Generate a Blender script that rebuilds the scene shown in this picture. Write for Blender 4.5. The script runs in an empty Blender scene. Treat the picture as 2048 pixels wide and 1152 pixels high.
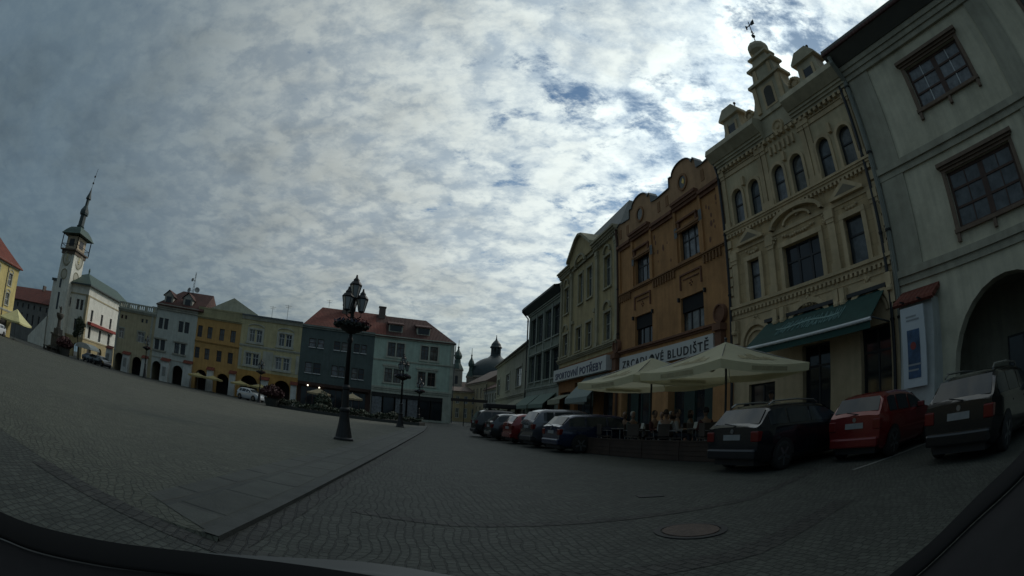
import bpy, bmesh, math, random
from mathutils import Vector, Matrix
random.seed(7)
C = bpy.data.collections.new("scene"); bpy.context.scene.collection.children.link(C)
SC = bpy.context.scene
R = math.radians
EYE = 1.2
# ---------------------------------------------------------------- camera (wide dash-camera lens)
cam = bpy.data.cameras.new("camera"); cam_o = bpy.data.objects.new("camera", cam); C.objects.link(cam_o)
cam.type = 'PANO'
cy = cam if hasattr(cam, "panorama_type") else cam.cycles
cy.panorama_type = 'FISHEYE_LENS_POLYNOMIAL'
cam.sensor_fit = 'HORIZONTAL'; cam.sensor_width = 36.0
MM = 36.0 / 2.048
cy.fisheye_fov = R(178)
cy.fisheye_polynomial_k0 = 0.0
cy.fisheye_polynomial_k1 = -0.9775 / MM
cy.fisheye_polynomial_k2 = 0.0
cy.fisheye_polynomial_k3 = -0.1214 / MM ** 3
cy.fisheye_polynomial_k4 = 0.0
PIT, ROL = 0.2581, 0.0494
fw = Vector((0, math.cos(PIT), math.sin(PIT))); up0 = Vector((0, -math.sin(PIT), math.cos(PIT))); rt0 = Vector((1, 0, 0))
rt = rt0 * math.cos(ROL) + up0 * math.sin(ROL); up = -rt0 * math.sin(ROL) + up0 * math.cos(ROL)
M3 = Matrix((rt, up, -fw)).transposed()
cam_o.matrix_world = Matrix.Translation((0, 0, EYE)) @ M3.to_4x4()
cam.clip_start = 0.02; cam.clip_end = 3000
SC.camera = cam_o
SC.view_settings.view_transform = 'Standard'; SC.view_settings.look = 'None'
SC.view_settings.exposure = 0.0; SC.view_settings.gamma = 1.0
SC.cycles.max_bounces = 5; SC.cycles.diffuse_bounces = 3; SC.cycles.glossy_bounces = 3; SC.cycles.transparent_max_bounces = 8
SC.cycles.sample_clamp_indirect = 3.0
# ---------------------------------------------------------------- sky with a broken layer of altocumulus
SUN_AZ, SUN_EL = R(36), R(31)
sun_dir = Vector((math.sin(SUN_AZ) * math.cos(SUN_EL), math.cos(SUN_AZ) * math.cos(SUN_EL), math.sin(SUN_EL)))
W = bpy.data.worlds.new("World"); SC.world = W; W.use_nodes = True
nt = W.node_tree; nt.nodes.clear()
def N(t, **kw):
    n = nt.nodes.new(t)
    for k, v in kw.items(): setattr(n, k, v)
    return n
def L(a, b): nt.links.new(a, b)
def setin(n, i, v):
    if hasattr(v, 'is_output') or isinstance(v, bpy.types.NodeSocket): L(v, n.inputs[i])
    else: n.inputs[i].default_value = v
def MA(op, a, b=0.0, c=None, clamp=False):
    n = N('ShaderNodeMath', operation=op, use_clamp=clamp); setin(n, 0, a); setin(n, 1, b)
    if c is not None: setin(n, 2, c)
    return n.outputs[0]
def smooth(x, a, b):
    n = N('ShaderNodeMapRange', interpolation_type='SMOOTHSTEP'); setin(n, 0, x); n.inputs[1].default_value = a; n.inputs[2].default_value = b
    return n.outputs[0]
def mixc(f, a, b):
    n = N('ShaderNodeMix', data_type='RGBA'); setin(n, 0, f); setin(n, 6, a); setin(n, 7, b); return n.outputs[2]
tc = N('ShaderNodeTexCoord'); sep = N('ShaderNodeSeparateXYZ'); L(tc.outputs['Generated'], sep.inputs[0])
zc = MA('ADD', MA('MAXIMUM', sep.outputs[2], 0.0), 0.26)
comb = N('ShaderNodeCombineXYZ'); L(MA('DIVIDE', sep.outputs[0], zc), comb.inputs[0]); L(MA('DIVIDE', sep.outputs[1], zc), comb.inputs[1])
P0 = comb.outputs[0]
def noise(scale, detail, rough, off=(0, 0, 0), dist=0.0):
    mp = N('ShaderNodeMapping'); L(P0, mp.inputs[0]); mp.inputs['Location'].default_value = off; mp.inputs['Rotation'].default_value = (0, 0, R(35)); mp.inputs['Scale'].default_value = (1.0, 1.35, 1)
    n = N('ShaderNodeTexNoise'); L(mp.outputs[0], n.inputs['Vector']); n.inputs['Scale'].default_value = scale; n.inputs['Detail'].default_value = detail
    n.inputs['Roughness'].default_value = rough; n.inputs['Distortion'].default_value = dist
    return n.outputs[0]
fine = noise(9.5, 11, 0.68, (3.1, 1.7, 0), 0.15)
mid = noise(2.9, 6, 0.62, (0.4, 5.0, 0), 0.3)
big = noise(0.6, 3, 0.5, (7.3, 2.2, 0))
dp = N('ShaderNodeVectorMath', operation='DOT_PRODUCT'); L(tc.outputs['Generated'], dp.inputs[0]); dp.inputs[1].default_value = sun_dir
cosang = MA('MAXIMUM', dp.outputs['Value'], 0.0)
dens = MA('ADD', MA('MULTIPLY', fine, 0.50), MA('ADD', MA('MULTIPLY', mid, 0.40), MA('MULTIPLY', big, 0.30)))
# fewer gaps away from the sun, where the layer thickens and greys
bias = MA('MULTIPLY_ADD', MA('POWER', cosang, 4.0), -0.13, 0.13)
elev_b = MA('MULTIPLY', smooth(sep.outputs[2], 0.45, 0.1), 0.07)
dens2 = MA('ADD', MA('ADD', dens, bias), elev_b)
mask = smooth(dens2, 0.515, 0.63)
sky = N('ShaderNodeTexSky', sky_type='NISHITA'); sky.sun_disc = False; sky.sun_elevation = SUN_EL; sky.sun_rotation = SUN_AZ
sky.air_density = 1.0; sky.dust_density = 0.4; sky.ozone_density = 2.0
skym = N('ShaderNodeVectorMath', operation='MULTIPLY'); L(sky.outputs[0], skym.inputs[0]); skym.inputs[1].default_value = (0.05, 0.064, 0.068)
# brightness of the lit cloud layer, falls with distance from the sun
glow = MA('MULTIPLY', MA('POWER', cosang, 2.1), 0.73)
core = MA('MULTIPLY', MA('POWER', cosang, 18.0), 0.26)
base = MA('ADD', MA('ADD', glow, core), 0.21)
def cells(scale, off):
    mp = N('ShaderNodeMapping'); mp.inputs['Location'].default_value = off; mp.inputs['Rotation'].default_value = (0, 0, R(-20)); mp.inputs['Scale'].default_value = (1.0, 1.25, 1)
    va = N('ShaderNodeVectorMath', operation='MULTIPLY_ADD'); L(colnoise, va.inputs[0]); va.inputs[1].default_value = (0.34, 0.34, 0); L(P0, va.inputs[2]); L(va.outputs[0], mp.inputs[0])
    v = N('ShaderNodeTexVoronoi', feature='F1'); v.inputs['Scale'].default_value = scale; L(mp.outputs[0], v.inputs['Vector']); return v.outputs['Distance']
cn_ = N('ShaderNodeTexNoise'); L(P0, cn_.inputs['Vector']); cn_.inputs['Scale'].default_value = 4.0; cn_.inputs['Detail'].default_value = 8; cn_.inputs['Roughness'].default_value = 0.65; colnoise = cn_.outputs[1]
puff = MA('SUBTRACT', 1.0, MA('ADD', MA('MULTIPLY', cells(9.5, (0, 0, 0)), 0.70), MA('MULTIPLY', cells(19.0, (3, 1, 0)), 0.45)))
relief = MA('ADD', MA('MULTIPLY', fine, 0.46), MA('ADD', MA('MULTIPLY', mid, 0.30), MA('MULTIPLY', puff, 0.26)))
calm = smooth(cosang, 0.05, 0.80)
lit = MA('ADD', 0.42, MA('MULTIPLY', MA('SUBTRACT', smooth(relief, 0.36, 0.60), 0.42), MA('MULTIPLY_ADD', calm, 0.66, 0.24)))
tone = mixc(lit, (0.55, 0.68, 0.79, 1), (1.13, 1.23, 1.19, 1))
thick = MA('SUBTRACT', 1.0, MA('MULTIPLY', smooth(MA('ADD', MA('MULTIPLY', big, 0.6), MA('MULTIPLY', mid, 0.4)), 0.46, 0.64), 0.26))
tn2 = N('ShaderNodeMix', data_type='RGBA', blend_type='MULTIPLY'); tn2.inputs[0].default_value = 1; L(tone, tn2.inputs[6]); L(mixc(smooth(cosang, 0.0, 0.65), (0.76, 0.94, 1.10, 1), (1, 1, 1, 1)), tn2.inputs[7])
cl = N('ShaderNodeVectorMath', operation='SCALE'); L(tn2.outputs[2], cl.inputs[0]); L(MA('MULTIPLY', base, thick), cl.inputs['Scale'])
# low on the horizon the far layer is duller
hz = mixc(smooth(sep.outputs[2], 0.30, 0.0), (1, 1, 1, 1), (0.72, 0.78, 0.78, 1))
fin = N('ShaderNodeMix', data_type='RGBA', blend_type='MULTIPLY'); fin.inputs[0].default_value = 1
L(mixc(mask, skym.outputs[0], cl.outputs[0]), fin.inputs[6]); L(hz, fin.inputs[7])
bgn = N('ShaderNodeBackground'); L(fin.outputs[2], bgn.inputs[0]); bgn.inputs[1].default_value = 1.0
wo = N('ShaderNodeOutputWorld'); L(bgn.outputs[0], wo.inputs[0])
W.cycles.sampling_method = 'AUTOMATIC'
sl = bpy.data.lights.new("sun", 'SUN'); sl.energy = 1.2; sl.angle = R(10); sl.color = (1.0, 0.93, 0.82)
so = bpy.data.objects.new("sun", sl); C.objects.link(so); so.rotation_euler = (-sun_dir).to_track_quat('-Z', 'Y').to_euler()
so.location = (20, 20, 60)
# ---------------------------------------------------------------- materials
MATS = {}
def mat(name, col, rough=0.8, var=0.12, scale=1.5, bump=0.0, bscale=20.0, metal=0.0, spec=0.5, streak=0.0, tiles=None, emit=None, dirt=0.0):
    if name in MATS: return MATS[name]
    m = bpy.data.materials.new(name); m.use_nodes = True; t = m.node_tree; b = t.nodes['Principled BSDF']
    MATS[name] = m
    def n(tp, **kw):
        q = t.nodes.new(tp)
        for k, v in kw.items(): setattr(q, k, v)
        return q
    co = n('ShaderNodeTexCoord')
    no = n('ShaderNodeTexNoise'); no.inputs['Scale'].default_value = scale; no.inputs['Detail'].default_value = 7; no.inputs['Roughness'].default_value = 0.65
    t.links.new(co.outputs['Object'], no.inputs['Vector'])
    fac = no.outputs[0]
    if streak:
        mp = n('ShaderNodeMapping'); mp.inputs['Scale'].default_value = (2.2, 2.2, 0.18); t.links.new(co.outputs['Object'], mp.inputs[0])
        n2 = n('ShaderNodeTexNoise'); n2.inputs['Scale'].default_value = 1.6; n2.inputs['Detail'].default_value = 6; t.links.new(mp.outputs[0], n2.inputs['Vector'])
        mx = n('ShaderNodeMath', operation='MULTIPLY_ADD'); t.links.new(n2.outputs[0], mx.inputs[0]); mx.inputs[1].default_value = streak
        t.links.new(fac, mx.inputs[2]); sb = n('ShaderNodeMath', operation='SUBTRACT'); t.links.new(mx.outputs[0], sb.inputs[0]); sb.inputs[1].default_value = streak * 0.5
        fac = sb.outputs[0]
    rp = n('ShaderNodeValToRGB'); rp.color_ramp.elements[0].position = 0.3; rp.color_ramp.elements[1].position = 0.7
    lo = [c * (1 - var) for c in col]; hi = [min(1, c * (1 + var)) for c in col]
    rp.color_ramp.elements[0].color = (*lo, 1); rp.color_ramp.elements[1].color = (*hi, 1)
    t.links.new(fac, rp.inputs[0]); outc = rp.outputs[0]
    if tiles:
        tw, th, gap, dark = tiles
        mp = n('ShaderNodeMapping'); t.links.new(co.outputs['Object'], mp.inputs[0])
        mp.inputs['Rotation'].default_value = (R(90), 0, 0)
        br = n('ShaderNodeTexBrick'); t.links.new(mp.outputs[0], br.inputs['Vector'])
        br.inputs['Scale'].default_value = 1.0; br.inputs['Brick Width'].default_value = tw; br.inputs['Row Height'].default_value = th; br.inputs['Mortar Size'].default_value = gap
        br.inputs['Mortar Smooth'].default_value = 0.3
        br.inputs['Color1'].default_value = (1, 1, 1, 1); br.inputs['Color2'].default_value = (0.86, 0.86, 0.86, 1); br.inputs['Mortar'].default_value = (dark, dark, dark, 1)
        mm = n('ShaderNodeMix', data_type='RGBA', blend_type='MULTIPLY'); mm.inputs[0].default_value = 1; t.links.new(outc, mm.inputs[6]); t.links.new(br.outputs[0], mm.inputs[7]); outc = mm.outputs[2]
    if dirt:
        n3 = n('ShaderNodeTexNoise'); n3.inputs['Scale'].default_value = 0.45; n3.inputs['Detail'].default_value = 8; n3.inputs['Roughness'].default_value = 0.7
        t.links.new(co.outputs['Object'], n3.inputs['Vector'])
        r3 = n('ShaderNodeValToRGB'); r3.color_ramp.elements[0].position = 0.42; r3.color_ramp.elements[1].position = 0.68
        r3.color_ramp.elements[0].color = (1, 1, 1, 1); r3.color_ramp.elements[1].color = (1 - dirt, 1 - dirt, 1 - dirt * 1.05, 1)
        t.links.new(n3.outputs[0], r3.inputs[0])
        m3 = n('ShaderNodeMix', data_type='RGBA', blend_type='MULTIPLY'); m3.inputs[0].default_value = 1; t.links.new(outc, m3.inputs[6]); t.links.new(r3.outputs[0], m3.inputs[7]); outc = m3.outputs[2]
    t.links.new(outc, b.inputs['Base Color'])
    b.inputs['Roughness'].default_value = rough; b.inputs['Metallic'].default_value = metal; b.inputs['Specular IOR Level'].default_value = spec
    if bump:
        nb = n('ShaderNodeTexNoise'); nb.inputs['Scale'].default_value = bscale; nb.inputs['Detail'].default_value = 4; t.links.new(co.outputs['Object'], nb.inputs['Vector'])
        bp = n('ShaderNodeBump'); bp.inputs['Strength'].default_value = bump; bp.inputs['Distance'].default_value = 0.02
        t.links.new(nb.outputs[0], bp.inputs['Height']); t.links.new(bp.outputs[0], b.inputs['Normal'])
    if emit:
        b.inputs['Emission Color'].default_value = (*emit[:3], 1); b.inputs['Emission Strength'].default_value = emit[3]
    return m
def plaster(name, col, **kw):
    kw.setdefault('var', 0.13); kw.setdefault('scale', 1.1); kw.setdefault('streak', 0.9); kw.setdefault('dirt', 0.26); kw.setdefault('bump', 0.25)
    return mat(name, col, 0.9, **kw)
def setts(name, col, dark, sx, sy, rot, var=0.22, wob=0.05, patch=0.25, gapdark=0.35):
    """small granite setts laid in rows: each stone its own tone, dark joints, bump"""
    m = bpy.data.materials.new(name); m.use_nodes = True; t = m.node_tree; b = t.nodes['Principled BSDF']; MATS[name] = m
    def n(tp, **kw):
        q = t.nodes.new(tp)
        for k, v in kw.items(): setattr(q, k, v)
        return q
    co = n('ShaderNodeTexCoord'); mp = n('ShaderNodeMapping'); mp.inputs['Rotation'].default_value = (0, 0, R(rot)); t.links.new(co.outputs['Object'], mp.inputs[0])
    ns = n('ShaderNodeTexNoise'); ns.inputs['Scale'].default_value = 1.3; ns.inputs['Detail'].default_value = 3; t.links.new(mp.outputs[0], ns.inputs['Vector'])
    va = n('ShaderNodeVectorMath', operation='MULTIPLY_ADD'); t.links.new(ns.outputs[1], va.inputs[0]); va.inputs[1].default_value = (wob * 4, wob * 4, 0); t.links.new(mp.outputs[0], va.inputs[2])
    br = n('ShaderNodeTexBrick'); t.links.new(va.outputs[0], br.inputs['Vector']); br.inputs['Scale'].default_value = 1
    br.inputs['Brick Width'].default_value = sx; br.inputs['Row Height'].default_value = sy; br.inputs['Mortar Size'].default_value = min(sx, sy) * 0.11; br.inputs['Mortar Smooth'].default_value = 0.6
    br.inputs['Color1'].default_value = (*[c * (1 + var) for c in col], 1); br.inputs['Color2'].default_value = (*[c * (1 - var) for c in col], 1); br.inputs['Mortar'].default_value = (*dark, 1); br.offset = 0.5
    n2 = n('ShaderNodeTexNoise'); n2.inputs['Scale'].default_value = 0.35; n2.inputs['Detail'].default_value = 8; n2.inputs['Roughness'].default_value = 0.7; t.links.new(co.outputs['Object'], n2.inputs['Vector'])
    r = n('ShaderNodeValToRGB'); r.color_ramp.elements[0].position = 0.35; r.color_ramp.elements[1].position = 0.65
    r.color_ramp.elements[0].color = (1 - patch, 1 - patch, 1 - patch, 1); r.color_ramp.elements[1].color = (1 + patch, 1 + patch, 1 + patch * 0.9, 1); n7 = n('ShaderNodeTexNoise'); n7.inputs['Scale'].default_value = 2.6; n7.inputs['Detail'].default_value = 6; t.links.new(co.outputs['Object'], n7.inputs['Vector'])
    a7 = n('ShaderNodeMath', operation='MULTIPLY_ADD'); t.links.new(n7.outputs[0], a7.inputs[0]); a7.inputs[1].default_value = 0.5; a8 = n('ShaderNodeMath', operation='MULTIPLY'); t.links.new(n2.outputs[0], a8.inputs[0]); a8.inputs[1].default_value = 0.5; t.links.new(a8.outputs[0], a7.inputs[2])
    t.links.new(a7.outputs[0], r.inputs[0]); r.color_ramp.elements[0].position = 0.40; r.color_ramp.elements[1].position = 0.60
    mm = n('ShaderNodeMix', data_type='RGBA', blend_type='MULTIPLY'); mm.inputs[0].default_value = 1; t.links.new(br.outputs[0], mm.inputs[6]); t.links.new(r.outputs[0], mm.inputs[7])
    t.links.new(mm.outputs[2], b.inputs['Base Color']); b.inputs['Roughness'].default_value = 0.72; b.inputs['Specular IOR Level'].default_value = 0.35
    n4 = n('ShaderNodeTexNoise'); n4.inputs['Scale'].default_value = 30; t.links.new(mp.outputs[0], n4.inputs['Vector'])
    ad = n('ShaderNodeMath', operation='MULTIPLY_ADD'); t.links.new(n4.outputs[0], ad.inputs[0]); ad.inputs[1].default_value = 0.5
    iv = n('ShaderNodeMath', operation='SUBTRACT'); iv.inputs[0].default_value = 1; t.links.new(br.outputs['Fac'], iv.inputs[1]); t.links.new(iv.outputs[0], ad.inputs[2])
    bp = n('ShaderNodeBump'); bp.inputs['Strength'].default_value = 0.9; bp.inputs['Distance'].default_value = 0.025; t.links.new(ad.outputs[0], bp.inputs['Height']); t.links.new(bp.outputs[0], b.inputs['Normal'])
    return m
def rooftile(name, col, var=0.2):
    m = mat(name, col, 0.85, var=var, scale=1.2, streak=0.4, dirt=0.3)
    t = m.node_tree; b = t.nodes['Principled BSDF']
    co = t.nodes.new('ShaderNodeTexCoord'); w1 = t.nodes.new('ShaderNodeTexWave'); w1.bands_direction = 'Z'; w1.inputs['Scale'].default_value = 1.6; w1.inputs['Distortion'].default_value = 0.6
    t.links.new(co.outputs['Object'], w1.inputs[0]); w2 = t.nodes.new('ShaderNodeTexWave'); w2.bands_direction = 'X'; w2.inputs['Scale'].default_value = 1.5; t.links.new(co.outputs['Object'], w2.inputs[0])
    a = t.nodes.new('ShaderNodeMath'); a.operation = 'ADD'; t.links.new(w1.outputs[1], a.inputs[0]); t.links.new(w2.outputs[1], a.inputs[1])
    bp = t.nodes.new('ShaderNodeBump'); bp.inputs['Strength'].default_value = 0.7; bp.inputs['Distance'].default_value = 0.05; t.links.new(a.outputs[0], bp.inputs['Height']); t.links.new(bp.outputs[0], b.inputs['Normal'])
    return m
def cloth(name, col, **k):
    """canvas that lets part of the daylight through"""
    m = mat(name, col, .85, **k); t = m.node_tree; b = t.nodes['Principled BSDF']; tr = t.nodes.new('ShaderNodeBsdfTranslucent'); mx = t.nodes.new('ShaderNodeMixShader'); mx.inputs[0].default_value = .45
    tr.inputs[0].default_value = (*col, 1); out = [n for n in t.nodes if n.type == 'OUTPUT_MATERIAL'][0]; t.links.new(b.outputs[0], mx.inputs[1]); t.links.new(tr.outputs[0], mx.inputs[2]); t.links.new(mx.outputs[0], out.inputs[0]); return m
def leafy(name, col, var=0.5):
    return mat(name, col, 0.7, var=var, scale=6)
GLASS = mat('dark_glass', (0.018, 0.022, 0.027), 0.07, var=0.3, scale=0.8)
GLASSC = mat('curtained_glass', (0.075, 0.085, 0.09), 0.12, var=0.6, scale=2.2)
PANE_RNG = random.Random(12)
GLASSC2 = mat('half_drawn_curtain_glass', (0.11, 0.11, 0.10), 0.1, var=0.9, scale=1.3)
GLASSL = mat('pale_curtain_glass', (0.16, 0.17, 0.18), 0.15, var=0.5, scale=3)
IRON = mat('dark_iron', (0.007, 0.008, 0.009), 0.6, var=0.3, scale=8, bump=0.1)
ZINC = mat('grey_zinc', (0.10, 0.115, 0.12), 0.5, var=0.25, scale=2, metal=0.3)
COPPER = mat('green_copper', (0.036, 0.068, 0.054), 0.6, var=0.35, scale=1.4, streak=0.6)
DKCOPPER = mat('dark_copper', (0.02, 0.035, 0.036), 0.5, var=0.3, scale=1)
WHITEP = mat('white_frame_paint', (0.5, 0.52, 0.52), 0.5, var=0.08)
DARKP = mat('dark_frame_paint', (0.018, 0.02, 0.023), 0.5, var=0.2)
BROWNP = mat('brown_frame_paint', (0.07, 0.036, 0.024), 0.6, var=0.25)
REDTILE = rooftile('red_roof_tile', (0.16, 0.042, 0.026))
DKTILE = rooftile('dark_red_roof_tile', (0.07, 0.026, 0.02))
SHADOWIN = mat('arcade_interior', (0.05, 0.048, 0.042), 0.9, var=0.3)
# ---------------------------------------------------------------- mesh helpers
class MB:
    def __init__(s): s.v = []; s.f = []; s.g = []
    def add(s, vs, fs):
        o = len(s.v); s.g.append((len(s.v), len(s.f))); s.v += [tuple(p) for p in vs]; s.f += [tuple(i + o for i in f) for f in fs]; return s
    def box(s, x0, x1, y0, y1, z0, z1):
        if x0 > x1: x0, x1 = x1, x0
        if y0 > y1: y0, y1 = y1, y0
        if z0 > z1: z0, z1 = z1, z0
        return s.add([(x0,y0,z0),(x1,y0,z0),(x1,y1,z0),(x0,y1,z0),(x0,y0,z1),(x1,y0,z1),(x1,y1,z1),(x0,y1,z1)],
                     [(0,3,2,1),(4,5,6,7),(0,1,5,4),(1,2,6,5),(2,3,7,6),(3,0,4,7)])
    def quad(s, a, b, c, d): return s.add([a, b, c, d], [(0, 1, 2, 3)])
    def prism_xz(s, pts, y0, y1):
        """polygon in the x-z plane, extruded from y0 to y1"""
        n = len(pts); a = sum(pts[i][0]*pts[(i+1)%n][1]-pts[(i+1)%n][0]*pts[i][1] for i in range(n))
        if a < 0: pts = pts[::-1]
        vs = [(x, y0, z) for x, z in pts] + [(x, y1, z) for x, z in pts]
        return s.add(vs, [tuple(range(n)), tuple(range(2*n-1, n-1, -1))] + [(i, i+n, (i+1)%n+n, (i+1)%n) for i in range(n)])
    def prism_xy(s, pts, z0, z1):
        n = len(pts); a = sum(pts[i][0]*pts[(i+1)%n][1]-pts[(i+1)%n][0]*pts[i][1] for i in range(n))
        if a < 0: pts = pts[::-1]
        vs = [(x, y, z0) for x, y in pts] + [(x, y, z1) for x, y in pts]
        return s.add(vs, [tuple(range(n-1, -1, -1)), tuple(range(n, 2*n))] + [(i, (i+1)%n, (i+1)%n+n, i+n) for i in range(n)])
    def prism_yz(s, pts, x0, x1):
        n = len(pts)
        vs = [(x0, y, z) for y, z in pts] + [(x1, y, z) for y, z in pts]
        return s.add(vs, [tuple(range(n-1, -1, -1)), tuple(range(n, 2*n))] + [(i, (i+1)%n, (i+1)%n+n, i+n) for i in range(n)])
    def lathe(s, prof, cx=0, cy=0, n=12, rot=0.0, sx=1.0, sy=1.0):
        """prof: list of (r, z)"""
        vs = []; fs = []
        for r, z in prof:
            for k in range(n):
                a = 2*math.pi*k/n + rot; vs.append((cx + r*sx*math.cos(a), cy + r*sy*math.sin(a), z))
        for j in range(len(prof)-1):
            for k in range(n):
                fs.append((j*n+k, j*n+(k+1)%n, (j+1)*n+(k+1)%n, (j+1)*n+k))
        m = (len(prof)-1)*n
        if prof[0] != prof[-1]: fs.append(tuple(range(n-1, -1, -1))); fs.append(tuple(range(m, m+n)))
        return s.add(vs, fs)
    def tube(s, pts, r, n=6, r2=None):
        pts = [Vector(p) for p in pts]; vs = []; fs = []; m = len(pts)
        for i, p in enumerate(pts):
            d = (pts[min(i+1, m-1)] - pts[max(i-1, 0)]).normalized()
            u = d.cross(Vector((0, 0, 1)));
            if u.length < 1e-3: u = d.cross(Vector((1, 0, 0)))
            u.normalize(); w = d.cross(u); rr = r if r2 is None else r + (r2 - r) * i / max(1, m-1)
            for k in range(n):
                a = 2*math.pi*k/n; vs.append(p + u*rr*math.cos(a) + w*rr*math.sin(a))
        for i in range(m-1):
            for k in range(n): fs.append((i*n+k, i*n+(k+1)%n, (i+1)*n+(k+1)%n, (i+1)*n+k))
        fs.append(tuple(range(n-1, -1, -1))); fs.append(tuple(range((m-1)*n, m*n)))
        return s.add(vs, fs)
    def build_each(s, name, material, parent=None, **k):
        """every added solid as an object of its own"""
        out = []; e = s.g + [(len(s.v), len(s.f))]
        for (v0, f0), (v1, f1) in zip(e[:-1], e[1:]):
            b = MB(); b.v = s.v[v0:v1]; b.f = [tuple(i-v0 for i in f) for f in s.f[f0:f1]]; out.append(b.build(name, material, parent, **k))
        return out
    def ball(s, c, r, n=10, m=6, sz=1.0):
        prof = [(max(1e-4, r*math.sin(math.pi*j/m)), c[2] - r*sz*math.cos(math.pi*j/m)) for j in range(m+1)]
        return s.lathe(prof, c[0], c[1], n)
    def build(s, name, material, parent=None, smooth=False, bevel=0.0):
        me = bpy.data.meshes.new(name); me.from_pydata(s.v, [], s.f); me.materials.append(material)
        bm = bmesh.new(); bm.from_mesh(me)
        if smooth: bmesh.ops.remove_doubles(bm, verts=bm.verts, dist=2e-4)
        bmesh.ops.recalc_face_normals(bm, faces=bm.faces)
        if smooth:
            for f in bm.faces: f.smooth = True
        bm.to_mesh(me); bm.free(); me.update()
        o = bpy.data.objects.new(name, me); C.objects.link(o)
        if parent: o.parent = parent
        if bevel:
            md = o.modifiers.new('bevel', 'BEVEL'); md.width = bevel; md.segments = 2; md.limit_method = 'ANGLE'; md.angle_limit = R(40)
        return o
def thing(name, label, cat, loc=(0, 0, 0), rz=0.0, group=None):
    o = bpy.data.objects.new(name, None); C.objects.link(o); o.location = loc; o.rotation_euler = (0, 0, rz)
    o.empty_display_size = 0.3
    o['label'] = label; o['category'] = cat
    if group: o['group'] = group
    return o
def tag(o, label, cat, group=None):
    o['label'] = label; o['category'] = cat
    if group: o['group'] = group
    return o
def kind(o, k, label=None):
    o['kind'] = k
    if label: o['label'] = label
    return o
KIDS = {}
def copy_tree(o, parent=None):
    c = o.copy(); C.objects.link(c)
    if parent: c.parent = parent
    for ch in list(o.children): copy_tree(ch, c)
    return c
def text_mesh(name, s, w, h, material, parent, x, y, z, depth=0.02, rx=math.pi/2, ry=0.0, bold=0.0, spacing=1.0):
    """letters filling a box w by h whose lower left corner is x, y, z (local), facing -y"""
    cu = bpy.data.curves.new(name, 'FONT'); cu.body = s; cu.extrude = 0.01; cu.offset = bold; cu.space_character = spacing; cu.resolution_u = 3
    t = bpy.data.objects.new(name, cu); C.objects.link(t)
    bpy.context.view_layer.update()
    me = bpy.data.meshes.new_from_object(t.evaluated_get(bpy.context.evaluated_depsgraph_get()))
    bpy.data.objects.remove(t)
    xs = [v.co.x for v in me.vertices]; ys = [v.co.y for v in me.vertices]
    x0, x1, y0, y1 = min(xs), max(xs), min(ys), max(ys)
    for v in me.vertices:
        a = (v.co.x-x0)/(x1-x0)*w; b = (v.co.y-y0)/(y1-y0)*h; c = v.co.z/0.01*depth/2
        v.co = (a, b, c)
    me.materials.clear(); me.materials.append(material)
    o = bpy.data.objects.new(name, me); C.objects.link(o); o.parent = parent; o.location = (x, y, z); o.rotation_euler = (rx, ry, 0)
    return o
def arcpts(cx, hw, z0, z1, arch, n=12):
    """outline from (cx-hw, zs) over the top to (cx+hw, zs); arch = rise"""
    zs = z1 - arch
    return [(cx - hw*math.cos(math.pi*k/n), zs + arch*math.sin(math.pi*k/n)) for k in range(n+1)]
def wall(parent, name, material, x0, x1, z0, z1, ops=(), y=0.0, depth=0.25, extra=None):
    """front wall sheet with real openings and reveals. ops: (xa, xb, za, zb, rise)"""
    b = MB(); ops = [o if len(o) == 5 else (*o, 0.0) for o in ops]
    ops = [o for o in ops if o[1] > x0 and o[0] < x1 and o[3] > z0 and o[2] < z1]
    xs = sorted({x0, x1, *[min(max(q, x0), x1) for o in ops for q in o[:2]]}); zs = sorted({z0, z1, *[min(max(q, z0), z1) for o in ops for q in o[2:4]]})
    for i in range(len(xs)-1):
        for j in range(len(zs)-1):
            cx = (xs[i]+xs[i+1])/2; cz = (zs[j]+zs[j+1])/2
            if any(o[0] < cx < o[1] and o[2] < cz < o[3] for o in ops): continue
            b.quad((xs[i], y, zs[j]), (xs[i+1], y, zs[j]), (xs[i+1], y, zs[j+1]), (xs[i], y, zs[j+1]))
    for xa, xb, za, zb, rise in ops:
        if rise:
            pts = arcpts((xa+xb)/2, (xb-xa)/2, za, zb, rise, 14)
            for (px, pz), (qx, qz) in zip(pts[:-1], pts[1:]):
                b.quad((px, y, pz), (qx, y, qz), (qx, y, zb), (px, y, zb))
                b.quad((px, y, pz), (px, y+depth, pz), (qx, y+depth, qz), (qx, y, qz))
        else: b.quad((xa, y, zb), (xb, y, zb), (xb, y+depth, zb), (xa, y+depth, zb))
        zt = zb - rise
        b.quad((xa, y, za), (xa, y+depth, za), (xa, y+depth, zt), (xa, y, zt)); b.quad((xb, y, za), (xb, y, zt), (xb, y+depth, zt), (xb, y+depth, za))
        if za > z0 + 1e-3: b.quad((xa, y, za), (xb, y, za), (xb, y+depth, za), (xa, y+depth, za))
    if extra: extra(b)
    return b.build(name, material, parent)
def shell(parent, material, w, D, H, y0=0.0, name='wall'):
    """side and back walls"""
    b = MB(); e = 0.002
    b.quad((e, y0, 0), (e, D, 0), (e, D, H), (e, y0, H)); b.quad((w-e, y0, 0), (w-e, y0, H), (w-e, D, H), (w-e, D, 0)); b.quad((0, D, 0), (w, D, 0), (w, D, H), (0, D, H))
    b.quad((e, y0+.01, H), (w-e, y0+.01, H), (w-e, D, H), (e, D, H))
    return b.build(name, material, parent)
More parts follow.
